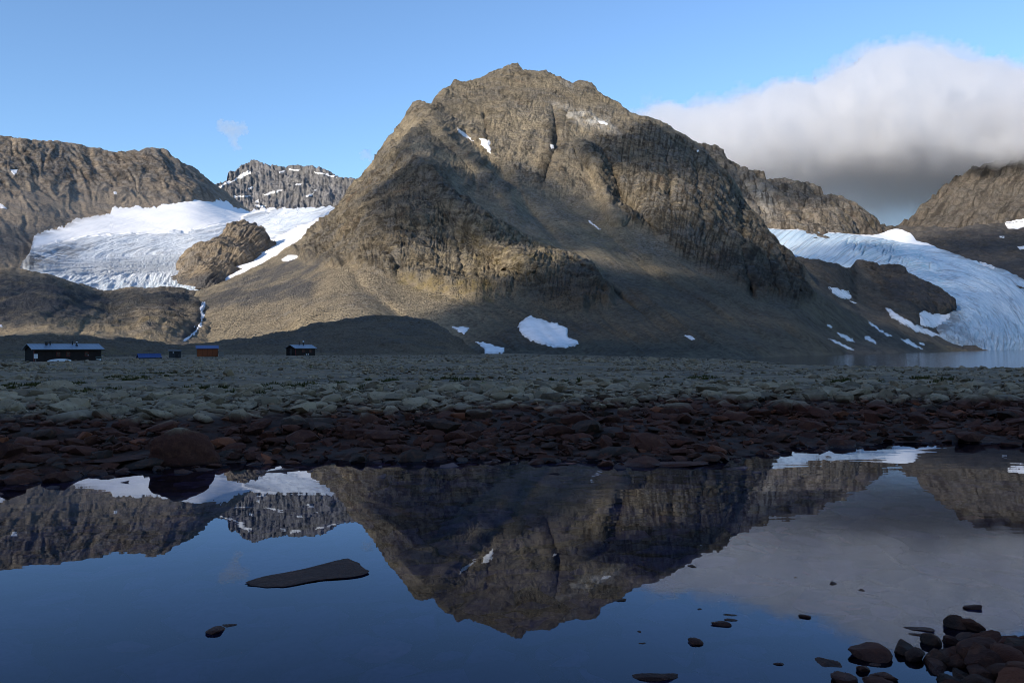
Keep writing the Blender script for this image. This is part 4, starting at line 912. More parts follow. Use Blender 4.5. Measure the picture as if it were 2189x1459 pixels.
SHORT_SPIT = {'big grey five-sided stone': 1812, 'largest maroon stone': 1978, 'tilted grey slab': 1934, 'saddle-shaped stone': 2045, 'broad maroon boulder': 2086, 'long brown stone': 2076, 'dark wedge-shaped stone': 1856, 'grey tip block': 1966}
ORD = ['first', 'second', 'third', 'fourth', 'fifth', 'sixth', 'seventh', 'eighth', 'ninth', 'tenth', 'eleventh', 'twelfth', 'thirteenth', 'fourteenth', 'fifteenth', 'sixteenth', 'seventeenth', 'eighteenth', 'nineteenth', 'twentieth', 'twenty-first', 'twenty-second', 'twenty-third', 'twenty-fourth', 'twenty-fifth', 'twenty-sixth', 'twenty-seventh', 'twenty-eighth', 'twenty-ninth', 'thirtieth']
def relate(stones, refs):
    """Label stones by direction and rank from the nearest landmark stone in view."""
    buckets = {}
    for i, (x, y) in stones.items():
        nm = min(refs, key=lambda k: (refs[k][0] - x) ** 2 + 4 * (refs[k][1] - y) ** 2); dx, dy = x - refs[nm][0], y - refs[nm][1]
        w = ('to the left of' if dx < 0 else 'to the right of') if abs(dx) > 2.2 * abs(dy) else ('above' if dy < 0 else 'below')
        buckets.setdefault((nm, w), []).append((math.hypot(dx, dy), i))
    out = {}
    for (nm, w), l in buckets.items():
        for k, (_, i) in enumerate(sorted(l)): out[i] = (ORD[min(k, 29)], w, nm)
    return out
R6 = np.random.default_rng(66); hero_xy = []; n_slab = 0
for (x0, y0, x1, y1, fl, shp, lab, cat) in HERO:
    cx = (x0 + x1) / 2; hp = y1 - y0
    yb = y1 - (1 - fl) * hp * 0.5                      # middle of the footprint
    d, p = hit_ground(cx, yb)
    wpx = x1 - x0; ca = math.cos(math.atan2(p[0], p[1])); w = wpx / F * d * ca * ca; up = fl * hp / F * d * ca
    dep = max((1 - fl) * hp * d * d * ca / (F * EYE[2]), 0.55 * w if fl > .4 else 0.35 * w) if d < 16 else 0.8 * w
    dep = min(dep, 1.3 * w)
    bury = 0.35 if d < 16 else 0.3
    hz = up / (1 - bury)
    me = ME_DOME if shp == 'dome' else ME_SLAB[n_slab % 3] if shp == 'slab' else ME_HI[shp]
    if shp == 'slab': n_slab += 1
    if shp == 'dome': hz = up / 0.88; bury = 0.12
    o = bpy.data.objects.new(cat, me); link(o)
    o.scale = (w / 2, dep / 2, hz / 2)
    gzz = max(p[2], float(ground_z(p[0], p[1]))) if d < 16 else p[2]
    o.location = (p[0], p[1], gzz - bury * hz + hz / 2)
    o.rotation_euler = (0, 0, math.atan2(-p[0], p[1]) + (0.12 if shp == 'slab' and x0 == 524 else 0))
    tag(o, lab, cat, 'stones of the spit in the foreground' if x0 > 1800 and y0 > 1300 else 'stones breaking the pond surface' if y0 > 1100 else 'stones and boulders of the far bank')
    hero_xy.append((p[0], p[1], max(w, dep) / 2))
hero_xy = np.array(hero_xy)
def clear_of_heroes(x, y, m=0.8):
    ok = np.ones(len(x), bool)
    for hx, hy, hr in hero_xy: ok &= np.hypot(x - hx, y - hy) > hr * m
    return ok

# bank stones: the largest stand as single stones, the rest as one mass
def settle(x, y, s, sink=0.25):
    z = ground_z(x, y); return np.stack([x, y, z + s[:, 2] * (1 - 2 * sink)], -1)
xa, ya, da = polar_pts(13500, 7.6, 21, 41)
dwl = np.array(pix_d(CX + F * xa / ya, WL(CX + F * xa / ya) - 13, 0.0))
sa = sizes(len(xa), 0.052, 0.58, 0.02, 0.24)
keep = (da > dwl - 0.7) & clear_of_heroes(xa, ya, 0.75); shallow = sstep(-1.3, 0.2, (da - dwl)); sa = sa * (0.45 + 0.55 * shallow)
xa, ya, da, sa = xa[keep], ya[keep], da[keep], sa[keep]
scl_a = sa[:, None] * np.stack([R5.uniform(1.0, 1.5, len(xa)), R5.uniform(.8, 1.15, len(xa)), R5.uniform(.35, .62, len(xa))], -1)
loc_a = settle(xa, ya, scl_a, 0.28)
xb, yb_, db_ = polar_pts(19000, 19, 75, 42, 1.35)
pat = fbm(np.stack([xb / 5.0, yb_ / 5.0, xb * 0], -1), 3, 0.6); kp = R5.uniform(0, 1, len(xb)) < np.clip(0.75 + 0.9 * pat, 0.12, 1); xb, yb_, db_, pat = xb[kp], yb_[kp], db_[kp], pat[kp]
ok = clear_of_heroes(xb, yb_); xb, yb_, db_, pat = xb[ok], yb_[ok], db_[ok], pat[ok]
sb = np.clip(sizes(len(xb), 0.05, 0.55, 0.025, 0.19) * (1 + 0.6 * pat), 0.025, 0.19) * (0.75 + 0.25 * sstep(20, 60, db_)); scl_b = sb[:, None] * np.stack([R5.uniform(1.0, 1.4, len(xb)), R5.uniform(.8, 1.15, len(xb)), R5.uniform(.38, .65, len(xb))], -1)
loc_b = settle(xb, yb_, scl_b, 0.3)
loc = np.concatenate([loc_a, loc_b]); scl = np.concatenate([scl_a, scl_b]); dist = np.concatenate([da, db_])
vis = np.abs(np.degrees(np.arctan2(loc[:, 0], loc[:, 1]))) < 32.3
app = np.where(vis & (dist > 8.2), scl[:, 0] / dist, 0); order = np.argsort(-app)
NIND = 225
refs_ = {SHORT[k]: ((h_[0] + h_[2]) / 2, (h_[1] + h_[3]) / 2) for k, h_ in enumerate(HERO[:len(SHORT)])}
rel = relate({int(i): tuple(float(q) for q in proj(loc[i])) for i in order[:NIND]}, refs_)
for i in order[:NIND]:
    o = bpy.data.objects.new('stone', ME_MD[int(R6.integers(0, NB))]); link(o)
    o.location = loc[i]; o.scale = scl[i]; o.rotation_euler = (R6.normal(0, .15), R6.normal(0, .15), R6.uniform(0, 6.28))
    z = loc[i][2]; ii = i < len(xa)
    kind_ = 'wet dark stone' if z < 0.12 else 'dark red-brown stone' if z < 0.40 else 'grey lichen-spotted stone'
    lab = '%s, %s %s the %s' % ((kind_,) + rel[int(i)])
    tag(o, lab, 'stone', 'loose stones of the far shore and plain')
rest = order[NIND:]
ra = rest[rest < len(xa)]; rb = rest[rest >= len(xa)]
scatter_mesh('bank_stones', loc[ra], scl[ra], 11, 'mass of smaller dark red stones covering the far bank')
scatter_mesh('plain_stones', loc[rb], scl[rb], 12, 'mass of small grey stones covering the near plain')
xc, yc, dc = polar_pts(8500, 70, 330, 40, 1.5)
sc_ = sizes(len(xc), 0.12, 0.5, 0.06, 0.45); scl_c = sc_[:, None] * np.stack([R5.uniform(1.0, 1.4, len(xc)), R5.uniform(.8, 1.15, len(xc)), R5.uniform(.45, .8, len(xc))], -1)
loc_c = settle(xc, yc, scl_c, 0.3); okc = (loc_c[:, 2] > LAKE_Z - 0.3)
scatter_mesh('plain_rubble', loc_c[okc], scl_c[okc], 13, 'mass of rubble on the plain in front of the huts')
# pond bed
xd, yd, dd = polar_pts(2600, 1.6, 10, 44); sd = sizes(len(xd), 0.10, 0.5, 0.04, 0.26)
scl_d = sd[:, None] * np.stack([R5.uniform(1.0, 1.4, len(xd)), R5.uniform(.8, 1.15, len(xd)), R5.uniform(.3, .5, len(xd))], -1)
loc_d = settle(xd, yd, scl_d, 0.3); spit = np.hypot((xd - 2.4) / 1.1, (yd - 3.3) / 0.9) < 1
top = loc_d[:, 2] + scl_d[:, 2]; fix = (~spit) & (top > -0.025) ; loc_d[fix, 2] -= top[fix] + 0.03
ok = clear_of_heroes(xd, yd, 0.6) & ~spit
pb_ = scatter_mesh('pond_bed_stones', loc_d[ok], scl_d[ok], 14, 'stones on the bed of the pond seen through the water'); pb_.data.materials.clear(); pb_.data.materials.append(MAT['bed'])
# spit: remaining loose stones, single
ns = 0; spit_objs = []
for k in range(2500):
    a, b = R6.uniform(-1, 1), R6.uniform(-1, 1); x = 2.4 + a * 0.95; y = 3.35 + b * 0.75
    if math.hypot(a, b) > 1: continue
    pxx, pyy = proj(np.array([x, y, 0.04]))
    if pxx < 1905 + max(0, (1400 - pyy)) * 1.2 or pyy < 1365 or pyy > 1500 or pxx > 2260: continue
    if not clear_of_heroes(np.array([x]), np.array([y]), 0.45)[0]: continue
    s = R6.uniform(.04, .085); sc3 = np.array([s * R6.uniform(1, 1.4), s * R6.uniform(.8, 1.1), s * R6.uniform(.6, .8)])
    o = bpy.data.objects.new('stone', ME_HI[int(R6.integers(0, NB))]); link(o); o.scale = sc3
    o.location = (x, y, float(ground_z(x, y)) + sc3[2] * 0.5); o.rotation_euler = (R6.normal(0, .2), R6.normal(0, .2), R6.uniform(0, 6.28))
    spit_objs.append((o, float(pxx), float(pyy))); ns += 1
    hero_xy = np.vstack([hero_xy, [x, y, s * 1.6]])
    if ns > 70: break
refs2 = {nm: next(((h_[0] + h_[2]) / 2, (h_[1] + h_[3]) / 2) for h_ in HERO if h_[0] == x0_ and h_[1] > 1250) for nm, x0_ in SHORT_SPIT.items()}
rel2 = relate({k: (x, y) for k, (o, x, y) in enumerate(spit_objs)}, refs2)
for k, (o, x, y) in enumerate(spit_objs):
    tag(o, 'loose dark stone of the spit, %s %s the %s' % rel2[k], 'stone', 'loose stones of the spit')
# moss and low grass between the stones of the plain: small cushions with blades
mx_, my_ = [], []
MOSS = [(60, 826), (110, 822), (265, 808), (300, 812), (590, 828), (615, 829), (640, 826), (540, 838), (690, 836), (720, 824), (430, 832), (200, 838), (830, 815), (960, 812), (1820, 818), (1990, 812), (1470, 808), (1240, 815), (350, 800), (770, 830)]
Vm, Fm, b_ = [], [], 0
for (a, c) in MOSS:
    d, p = hit_ground(a, c)
    for _ in range(int(R6.integers(5, 12))):
        cx_, cy_ = p[0] + R6.normal(0, .35), p[1] + R6.normal(0, .6); r_m = R6.uniform(.10, .26)
        z0 = float(ground_z(cx_, cy_))
        for _b in range(60):
            an = R6.uniform(0, 6.28); rr_ = r_m * math.sqrt(R6.uniform(0, 1)); x = cx_ + rr_ * math.cos(an); y = cy_ + rr_ * math.sin(an)
            hgt = R6.uniform(.06, .15) * (1.1 - rr_ / r_m * .6); t_ = R6.uniform(0, 6.28); w_ = R6.uniform(.012, .03)
            dx, dy = math.cos(t_) * w_, math.sin(t_) * w_
            Vm += [(x - dx, y - dy, z0 - .03), (x + dx, y + dy, z0 - .03), (x + R6.normal(0, .03), y + R6.normal(0, .03), z0 + hgt)]; Fm.append((b_, b_ + 1, b_ + 2)); b_ += 3
grass = link(bpy.data.objects.new('grass', fastmesh('grass', np.array(Vm), np.array(Fm), MAT['moss'], False))); tag(grass, 'low olive moss and grass between the stones of the plain', 'grass', kind='stuff')
# ------------------------------------------------------------------ huts and their small things
def frame_at(px, py, d, turn):
    """Local frame: x along the long wall (to the right), y away from the viewer; turn swings the far end away."""
    p = at(np.array(float(px)), np.array(float(py)), np.array(float(d))); az_ = math.atan2(p[0], p[1])
    return p, -az_ + turn
def gable_hut(name, label, px, d, turn, L, Wd, zb, ze, zr, wall, roofm, over=0.45):
    p, rz = frame_at(px, 760, d, turn)
    root = empty(name, (p[0], p[1], zb), rz); tag(root, label, 'hut'); h = ze - zb; hr = zr - zb
    m = MB(); m.v = [(0, 0, -.3), (L, 0, -.3), (L, Wd, -.3), (0, Wd, -.3), (0, 0, h), (L, 0, h), (L, Wd, h), (0, Wd, h), (0, Wd / 2, hr - .1), (L, Wd / 2, hr - .1)]
    m.f = [(0, 1, 5, 4), (2, 3, 7, 6), (1, 2, 6, 9, 5), (3, 0, 4, 8, 7), (0, 3, 2, 1)]
    m.build('wall', wall, root)
    k = (hr - h) / (Wd / 2); o = over
    rf = MB()
    for s in (0, 1):
        y0, y1 = (-o, Wd / 2) if s == 0 else (Wd + o, Wd / 2)
        a = [(-o, y0, h - o * k), (L + o, y0, h - o * k), (L + o, y1, hr), (-o, y1, hr)]
        b = [(x, y, z + .1) for x, y, z in a]
        rf.hexa(a + b if s == 0 else [a[1], a[0], a[3], a[2]] + [b[1], b[0], b[3], b[2]])
    roof = rf.build('roof', roofm, root)
    MB().box(-o, Wd / 2 - .12, hr + .06, L + o, Wd / 2 + .12, hr + .13).build('ridge_cap', roofm, roof)
    for s, x in ((0, -o - .04), (1, L + o)):
        pass
    MB().box(-o, -o - .05, h - o * k - .08, L + o, -o - .005, h - o * k + .09).build('fascia_board', MAT['black_metal'], roof)
    return root, roof, h, hr
def window(root, x, z0, w, hh, y=-0.03):
    f = MB()
    f.box(x, y - .03, z0, x + .09, y + .05, z0 + hh).box(x + w - .09, y - .03, z0, x + w, y + .05, z0 + hh)
    f.box(x + .09, y - .03, z0, x + w - .09, y + .05, z0 + .09).box(x + .09, y - .03, z0 + hh - .09, x + w - .09, y + .05, z0 + hh)
    fo_ = f.build('window', MAT['red_trim'], root)
    MB().box(x + .09, y + .0, z0 + .09, x + w - .09, y + .02, z0 + hh - .09).build('pane', MAT['glass'], fo_)
def chimney(roof, x, y, z0, z1, r, cap=True, mat='black_metal'):
    c = MB().cyl(x, y, z0, z1, r, 10).build('chimney', MAT[mat], roof)
    if cap: MB().cyl(x, y, z1 + .06, z1 + .12, r * 1.6, 10, r * .4).build('chimney_cap', MAT[mat], c)
    return c
# long hut
zb = -0.42
root, roof, h, hr = gable_hut('mountain_hut', 'long dark wooden hut with a blue-grey metal roof', 72.5, 160, math.radians(15), 10.9, 5.2, zb, 1.86, 2.72, MAT['dark_wood'], MAT['roof_metal'])
for x in (3.5, 5.1, 8.1): window(root, x, 0.95, 0.6, 0.8)
chimney(roof, 2.5, 2.0, hr - .4, hr + .42, .22); chimney(roof, 3.1, 2.0, hr - .4, hr + .45, .12)
chimney(roof, 6.7, 2.0, hr - .4, hr + .5, .11); c = chimney(roof, 7.25, 1.5, hr - .7, hr - .1, .22, False); chimney(roof, 7.25, 1.5, hr - .1, hr + .3, .07, False)
MB().box(7.12, 1.4, hr + .3, 7.38, 1.6, hr + .48).build('vent_cowl', MAT['white'], c)
MB().box(-.05, -.05, -.3, .06, .06, h - .02).build('corner_board', MAT['red_trim'], root)
pr = MB().box(10.9, 1.0, 1.05, 11.7, 2.6, 1.12).build('porch_roof', MAT['roof_blue'], root); MB().box(11.55, 1.05, -.3, 11.65, 1.15, 1.05).build('post', MAT['pale_wood'], root)
MB().box(8.6, -.06, 1.05, 8.75, -.02, 1.2).build('lamp', MAT['white'], root)
# notice board, upturned boat and rack by the hut
p, rz = frame_at(76.5, 770, 152, 0.1); b = empty('notice_board', (p[0], p[1], -.42), rz); tag(b, 'white notice board on a post at the end of the long hut', 'sign')
MB().box(-.05, 0, -.2, .05, .08, .72).build('post', MAT['pale_wood'], b); MB().box(-.28, -.04, .70, .28, 0, 1.45).build('panel', MAT['white'], b)
p, rz = frame_at(127, 768.5, 154, 0.12); bo = empty('canoe', (p[0], p[1], -.42), rz); tag(bo, 'white upturned canoe lying in front of the long hut', 'canoe')
V = []; n = 24
for i in range(n + 1):
    t_ = i / n; x = -1.75 + 3.5 * t_; wv = .42 * math.sin(math.pi * min(max(t_, .02), .98)) ** .6; hv = .42 * math.sin(math.pi * min(max(t_, .02), .98)) ** .35 + .06 * t_
    for j in range(9):
        a = math.pi * j / 8; V.append((x, wv * math.cos(a), .12 + hv * math.sin(a)))
hull = fastmesh('hull', np.array(V), grid_quads(n + 1, 9)[:, ::-1], MAT['white']); ho = link(bpy.data.objects.new('hull', hull), bo); sm = ho.modifiers.new('thickness', 'SOLIDIFY'); sm.thickness = .03
for x in (-.9, .9): MB().box(x - .06, -.45, -.15, x + .06, .45, .12).build('support', MAT['dark_wood'], bo)
p, rz = frame_at(211.5, 768, 158, 0.15); ra_ = empty('bin_rack', (p[0], p[1], -.4), rz); tag(ra_, 'grey-green rack with two pale bins at the end of the long hut', 'rack')
MB().box(-.45, 0, .78, .45, .5, .86).build('shelf', MAT['green_grey'], ra_)
for x in (-.42, .42): MB().box(x - .03, .2, -.2, x + .03, .26, .78).build('leg', MAT['green_grey'], ra_)
for x in (-.2, .2):
    q = MB().cyl(x, .25, -.1, .5, .16, 12, .18).build('bin', MAT['white'], ra_)
    MB().cyl(x, .25, .5, .55, .2, 12, .16).build('lid', MAT['green_grey'], q)
# low blue-roofed shed
root, roof, h, hr = gable_hut('low_shed', 'low shed whose bright blue roof nearly reaches the ground', 299, 181, math.radians(10), 3.9, 2.4, -.5, .10, .80, MAT['dark_wood'], MAT['roof_blue'], .3)
for x in (.3, 1.3, 2.3): MB().box(x, -.05, -.1, x + .5, -.01, .25).build('board', MAT['red_trim'], root)
# dark box shed
p, rz = frame_at(361.5, 764, 186, 0.03); r_ = empty('storage_shed', (p[0], p[1], -.15), rz); tag(r_, 'small dark grey storage shed with a white notice', 'shed')
MB().box(0, 0, -.3, 2.35, 2.2, 1.45).build('wall', MAT['dark_grey'], r_); MB().hexa([(-.15, -.2, 1.45), (2.5, -.2, 1.45), (2.5, 2.4, 1.72), (-.15, 2.4, 1.72), (-.15, -.2, 1.53), (2.5, -.2, 1.53), (2.5, 2.4, 1.8), (-.15, 2.4, 1.8)]).build('roof', MAT['dark_grey'], r_)
MB().box(.72, -.04, 1.1, .95, -.005, 1.32).build('notice', MAT['white'], r_)
dr_ = MB().box(1.2, -.05, -.2, 2.0, -.006, 1.3).build('door', MAT['black_metal'], r_); MB().box(1.9, -.09, .5, 1.95, -.055, .62).build('handle', MAT['white'], dr_)
# orange shed
p, rz = frame_at(420.5, 762, 208, 0.02); r_ = empty('orange_shed', (p[0], p[1], -.1), rz); tag(r_, 'orange-red wooden shed with a blue roof', 'shed')
MB().box(0.05, 0.06, -.3, 4.85, 2.8, 1.95).build('wall', MAT['dark_wood'], r_)
for k in range(4): MB().box((.08 + k * 1.19), 0.0, .12, (.08 + k * 1.19) + 1.15, .055, 1.93).build('panel', MAT['orange_wood'], r_)
rf = MB().hexa([(-.2, -.35, 1.98), (5.1, -.35, 1.98), (5.1, 3.0, 2.75), (-.2, 3.0, 2.75), (-.2, -.35, 2.08), (5.1, -.35, 2.08), (5.1, 3.0, 2.85), (-.2, 3.0, 2.85)]).build('roof', MAT['roof_blue'], r_)
MB().box(-.1, -.12, .0, 1.6, .0, .1).build('step', MAT['pale_wood'], r_)
p, rz = frame_at(467.8, 762, 207, 0.02); r_ = empty('crate', (p[0], p[1], -.1), rz); tag(r_, 'pale wooden crate standing beside the orange shed', 'crate')
for k in range(6): MB().box(.02, -.02, k * .2, 1.12, .02, k * .2 + .18).build('plank', MAT['pale_wood'], r_)
MB().box(.05, .025, -.2, 1.1, 1.0, 1.17).build('body', MAT['pale_wood'], r_); MB().box(0, -.06, 1.18, 1.15, 1.05, 1.24).build('lid', MAT['pale_wood'], r_)
# small hut
root, roof, h, hr = gable_hut('mountain_hut', 'small dark red-brown hut with a grey roof in front of the moraine', 632, 228, math.radians(36), 6.6, 4.3, 0.12, 1.98, 2.85, MAT['dark_wood'], MAT['roof_metal'], .4)
chimney(roof, 2.6, 1.9, hr - .35, hr + .9, .12); c = chimney(roof, 3.7, 1.5, hr - .5, hr + .75, .12, False)
MB().box(3.55, 1.4, hr + .75, 3.9, 1.65, hr + 1.25).build('vent_cowl', MAT['white'], c)
window(root, 2.2, .7, .7, .75); window(root, 4.6, .7, .7, .75)
MB().box(-.05, -.05, -.3, .06, .06, h - .02).build('corner_board', MAT['red_trim'], root)
dd_ = MB().box(-.05, 1.7, -.1, -.005, 2.6, 1.75).build('door', MAT['black_metal'], root); MB().box(-.09, 2.4, .8, -.055, 2.5, .92).build('handle', MAT['white'], dd_)
p, rz = frame_at(657, 757, 222, 0.2); r_ = empty('sawhorse_table', (p[0], p[1], .08), rz); tag(r_, 'small dark table with pale cans in front of the small hut', 'table')
MB().box(-.55, -.3, .62, .55, .3, .68).build('table_top', MAT['black_metal'], r_)
for x in (-.48, .48):
    for y in (-.24, .24): MB().box(x - .03, y - .03, -.2, x + .03, y + .03, .62).build('leg', MAT['black_metal'], r_)
for x in (-.25, .2): MB().cyl(x, -.1, .0, .4, .13, 10).build('can', MAT['white'], r_)
# ------------------------------------------------------------------ snow patches and waterfall, laid on the slopes
dg = bpy.context.evaluated_depsgraph_get()
def drape(name, poly, mat, label, cat, thick=1.2, step=2.0, rag=3.0, group=None, seed=0, only=None):
    poly = np.array(poly, float); x0, y0 = poly.min(0) - 2; x1, y1 = poly.max(0) + 2
    step = max(step, math.sqrt((x1 - x0) * (y1 - y0) / 2500.0)); step = min(step, (x1 - x0) / 8, (y1 - y0) / 5)
    xs = np.arange(x0, x1 + step, step); ys = np.arange(y0, y1 + step, step)
    X, Y = np.meshgrid(xs, ys); px, py = X.ravel(), Y.ravel()
    j = rag * fbm(np.stack([px / 9 + seed, py / 9, px * 0], -1), 3, 0.65); j2 = rag * fbm(np.stack([px / 9, py / 9 + seed, px * 0 + 7], -1), 3, 0.65)
    dist, _ = polydist(px + j, py + j2, np.vstack([poly, poly[:1]])); ins = inpoly(px + j, py + j2, poly)
    sd = np.where(ins, dist, -dist)
    use = sd > -step * 1.5; R = rays(px, py); P = np.zeros((len(px), 3)); ok = np.zeros(len(px), bool)
    for i in np.where(use)[0]:
        v = Vector(R[i]).normalized(); h, lo, nn, _, ob, _ = S.ray_cast(dg, Vector(EYE), v)
        if h and (only is None or ob.name in only): P[i] = lo; ok[i] = True
    if ok.sum() < 9: print('drape: nothing hit for', label); return None
    # smooth the distance so that snow bridges the roughness below it
    D = np.linalg.norm(P - EYE, axis=1).reshape(X.shape); O = ok.reshape(X.shape)
    md = np.median(D[O]); O = O & (np.abs(D - md) < 0.2 * md); ok = O.ravel()
    for _ in range(3):
        Dp = np.pad(np.where(O, D, 0), 1); Op = np.pad(O.astype(float), 1); a = 0; b = 0
        for dy in (0, 1, 2):
            for dx in (0, 1, 2):
                a = a + Dp[dy:dy + D.shape[0], dx:dx + D.shape[1]]; b = b + Op[dy:dy + D.shape[0], dx:dx + D.shape[1]]
        D = np.where(O, a / np.maximum(b, 1), D)
    mpp = md / F                                                     # metres per pixel there
    lift = thick * np.clip(sd / 3.0, -0.6, 1.0) + 0.15 * mpp
    Q = EYE + R / np.linalg.norm(R, axis=1)[:, None] * (np.minimum(D.ravel(), np.linalg.norm(P - EYE, axis=1) + 0.3 * thick) - 1.2 * lift)[:, None]
    Q[:, 2] += 0.35 * lift
    i = np.arange(len(px)).reshape(X.shape); q = np.stack([i[:-1, :-1], i[:-1, 1:], i[1:, 1:], i[1:, :-1]], -1).reshape(-1, 4)[:, ::-1]
    good = ok & (sd > -step * 0.6); q = q[good[q].all(1)]
    if not len(q): print('drape: empty', label); return None
    idx = np.unique(q); mp = np.full(len(px), -1); mp[idx] = np.arange(len(idx))
    o = link(bpy.data.objects.new(name, fastmesh(name, Q[idx], mp[q], mat, True, {'rim': np.clip(1 - sd[idx] / 5.0, 0, 1)})))
    return tag(o, label, cat, group)
SNOW = [
 ([(975, 272), (985, 277), (1000, 290), (1014, 303), (1006, 301), (990, 291), (978, 280)], 'thin slanting snow streak below the notch of the summit ridge', .9),
 ([(1024, 297), (1034, 295), (1046, 301), (1048, 315), (1049, 328), (1042, 324), (1030, 310)], 'white snow patch just right of the slanting streak below the summit', 1.0),
 ([(1176, 309), (1184, 309), (1185, 318), (1178, 319)], 'tiny snow spot in the dark gully under the summit', .8),
 ([(1276, 258), (1290, 259), (1299, 264), (1298, 268), (1284, 265)], 'small bright snow spot on the pale shoulder right of the summit', .8),
 ([(1254, 469), (1264, 474), (1276, 483), (1285, 493), (1274, 487), (1262, 478)], 'thin snow sliver halfway up the shaded gully of the mountain', .7),
 ([(1106, 700), (1112, 688), (1134, 673), (1142, 678), (1168, 686), (1190, 691), (1215, 702), (1214, 720), (1232, 727), (1242, 737), (1205, 745), (1170, 740), (1136, 730), (1116, 716)], 'large oval snow field on the scree at the foot of the mountain', 1.6),
 ([(964, 699), (985, 697), (1004, 700), (1000, 708), (990, 716), (978, 708)], 'small snow patch half hidden by the moraine tip', .9),
 ([(1014, 730), (1035, 731), (1058, 738), (1080, 744), (1075, 755), (1038, 756), (1034, 746)], 'snow patch at the tip of the moraine on the valley floor', .9),
 ([(602, 553), (615, 545), (640, 546), (634, 553), (618, 558), (604, 559)], 'grey snow patch on the dark slab beside the white glacier', .8),
 ([(1461, 716), (1474, 716), (1488, 725), (1478, 727)], 'lone small snow patch low on the shaded scree', .7),
 ([(1770, 613), (1795, 617), (1812, 622), (1823, 633), (1818, 640), (1800, 638), (1783, 629)], 'snow patch high on the rocky slope left of the dark cliff', 1.0),
 ([(1813, 641), (1822, 643), (1832, 648), (1826, 649)], 'snow sliver just under the high patch left of the dark cliff', .7),
 ([(1889, 656), (1905, 661), (1925, 675), (1950, 690), (1975, 701), (1995, 709), (2010, 719), (1990, 718), (1960, 709), (1925, 690), (1905, 676)], 'long slanting snow band below the dark cliff', 1.0),
 ([(1966, 668), (1975, 664), (1990, 670), (2020, 672), (2032, 668), (2030, 682), (2010, 694), (1995, 702), (1970, 696), (1965, 684)], 'wide snow apron under the dark cliff by the blue glacier', 1.2),
 ([(1853, 685), (1865, 690), (1880, 702), (1895, 713), (1908, 718), (1898, 719), (1880, 709), (1864, 696)], 'thin slanting snow line on the lower rocky slope', .7),
 ([(1766, 692), (1774, 693), (1780, 699), (1776, 702)], 'tiny snow spot on the scree above the lake shore snow lines', .6),
 ([(1789, 710), (1800, 712), (1815, 720), (1826, 728), (1828, 732), (1812, 728), (1795, 719)], 'short snow strip, upper of the pair above the lake shore', .8),
 ([(1766, 722), (1785, 727), (1808, 738), (1828, 747), (1820, 748), (1795, 738)], 'long thin snow strip, lower of the pair above the lake shore', .7),
 ([(1847, 718), (1858, 718), (1868, 727), (1878, 736), (1862, 732), (1850, 726)], 'snow patch shaped like a leaf above the lake', .8),
 ([(1919, 722), (1932, 727), (1942, 724), (1955, 734), (1977, 747), (1958, 743), (1938, 736)], 'ragged snow patch above the lake left of the glacier foot', .8),
 ([(1963, 731), (1975, 733), (1977, 738), (1967, 736)], 'tiny snow spot beside the ragged patch by the glacier foot', .6),
 ([(2090, 559), (2105, 561), (2125, 568), (2138, 575), (2120, 574), (2100, 567)], 'thin snow strip on the dark hillside just above the blue glacier', 1.0),
 ([(2145, 476), (2165, 470), (2200, 467), (2200, 482), (2175, 490), (2160, 489), (2150, 483)], 'white snow patch under the cloud-capped mountain at the right edge', 1.5),
 ([(2136, 505), (2147, 504), (2148, 508), (2137, 508)], 'tiny snow spot below the patch of the cloud-capped mountain', 1.0),
 ([(2174, 527), (2200, 524), (2200, 531), (2180, 534)], 'small snow patch on the dark hillside at the right edge', 1.0),
 ([(1489, 321), (1494, 320), (1495, 324), (1490, 325)], 'tiny snow spot on the crest of the craggy ridge', 1.0),
 ([(22, 363), (38, 362), (36, 370), (30, 375), (25, 368)], 'small snow patch high on the long brown ridge', 1.2),
 ([(-10, 432), (4, 436), (16, 446), (4, 446), (-10, 444)], 'snow patch at the left edge halfway down the brown ridge', 1.2),
 ([(240, 411), (248, 409), (250, 415), (244, 415)], 'tiny snow spot on the brown ridge above the white glacier', 1.0),
 ([(-10, 692), (4, 694), (6, 699), (-10, 702)], 'small snow patch low at the left edge beside the bedrock hump', .6),
 # far peak
 ([(468, 398), (484, 388), (498, 386), (515, 373), (528, 364), (537, 368), (533, 373), (512, 382), (496, 390), (480, 396), (470, 403)], 'long snow band across the left shoulder of the far peak', 3.0),
 ([(500, 362), (514, 357), (512, 360), (502, 364)], 'snow streak near the top of the far peak', 2.5),
 ([(595, 367), (610, 364), (607, 369), (597, 370)], 'small snow streak right of the top of the far peak', 2.5),
 ([(616, 360), (640, 363), (638, 366), (618, 364)], 'snow cornice line on the crest of the far peak', 2.5),
 ([(672, 367), (700, 371), (722, 379), (718, 381), (695, 375), (674, 370)], 'long snow edge on the right crest of the far peak', 2.5),
 ([(530, 402), (540, 398), (541, 403), (532, 405)], 'snow spot in the middle left of the far peak', 2.5),
 ([(560, 416), (580, 410), (604, 404), (606, 408), (585, 414), (565, 420)], 'slanting snow band in the middle of the far peak', 2.5),
 ([(652, 418), (670, 413), (668, 418), (655, 422)], 'snow streak low on the right of the far peak', 2.5),
 ([(500, 414), (502, 420), (520, 417), (537, 418), (535, 421), (515, 421), (500, 424)], 'thin level snow streak low on the left of the far peak', 2.5),
 ([(545, 430), (553, 427), (554, 433), (547, 434)], 'snow spot just above the glacier below the far peak', 2.5),
 ([(545, 437), (570, 440), (566, 443), (548, 442)], 'flat snow streak at the foot of the far peak', 2.5),
 ([(630, 393), (645, 392), (644, 396), (632, 396)], 'small snow spot in the upper right face of the far peak', 2.5),
 ([(665, 408), (678, 404), (676, 408)], 'tiny snow streak above the lowest right one on the far peak', 2.5),
]
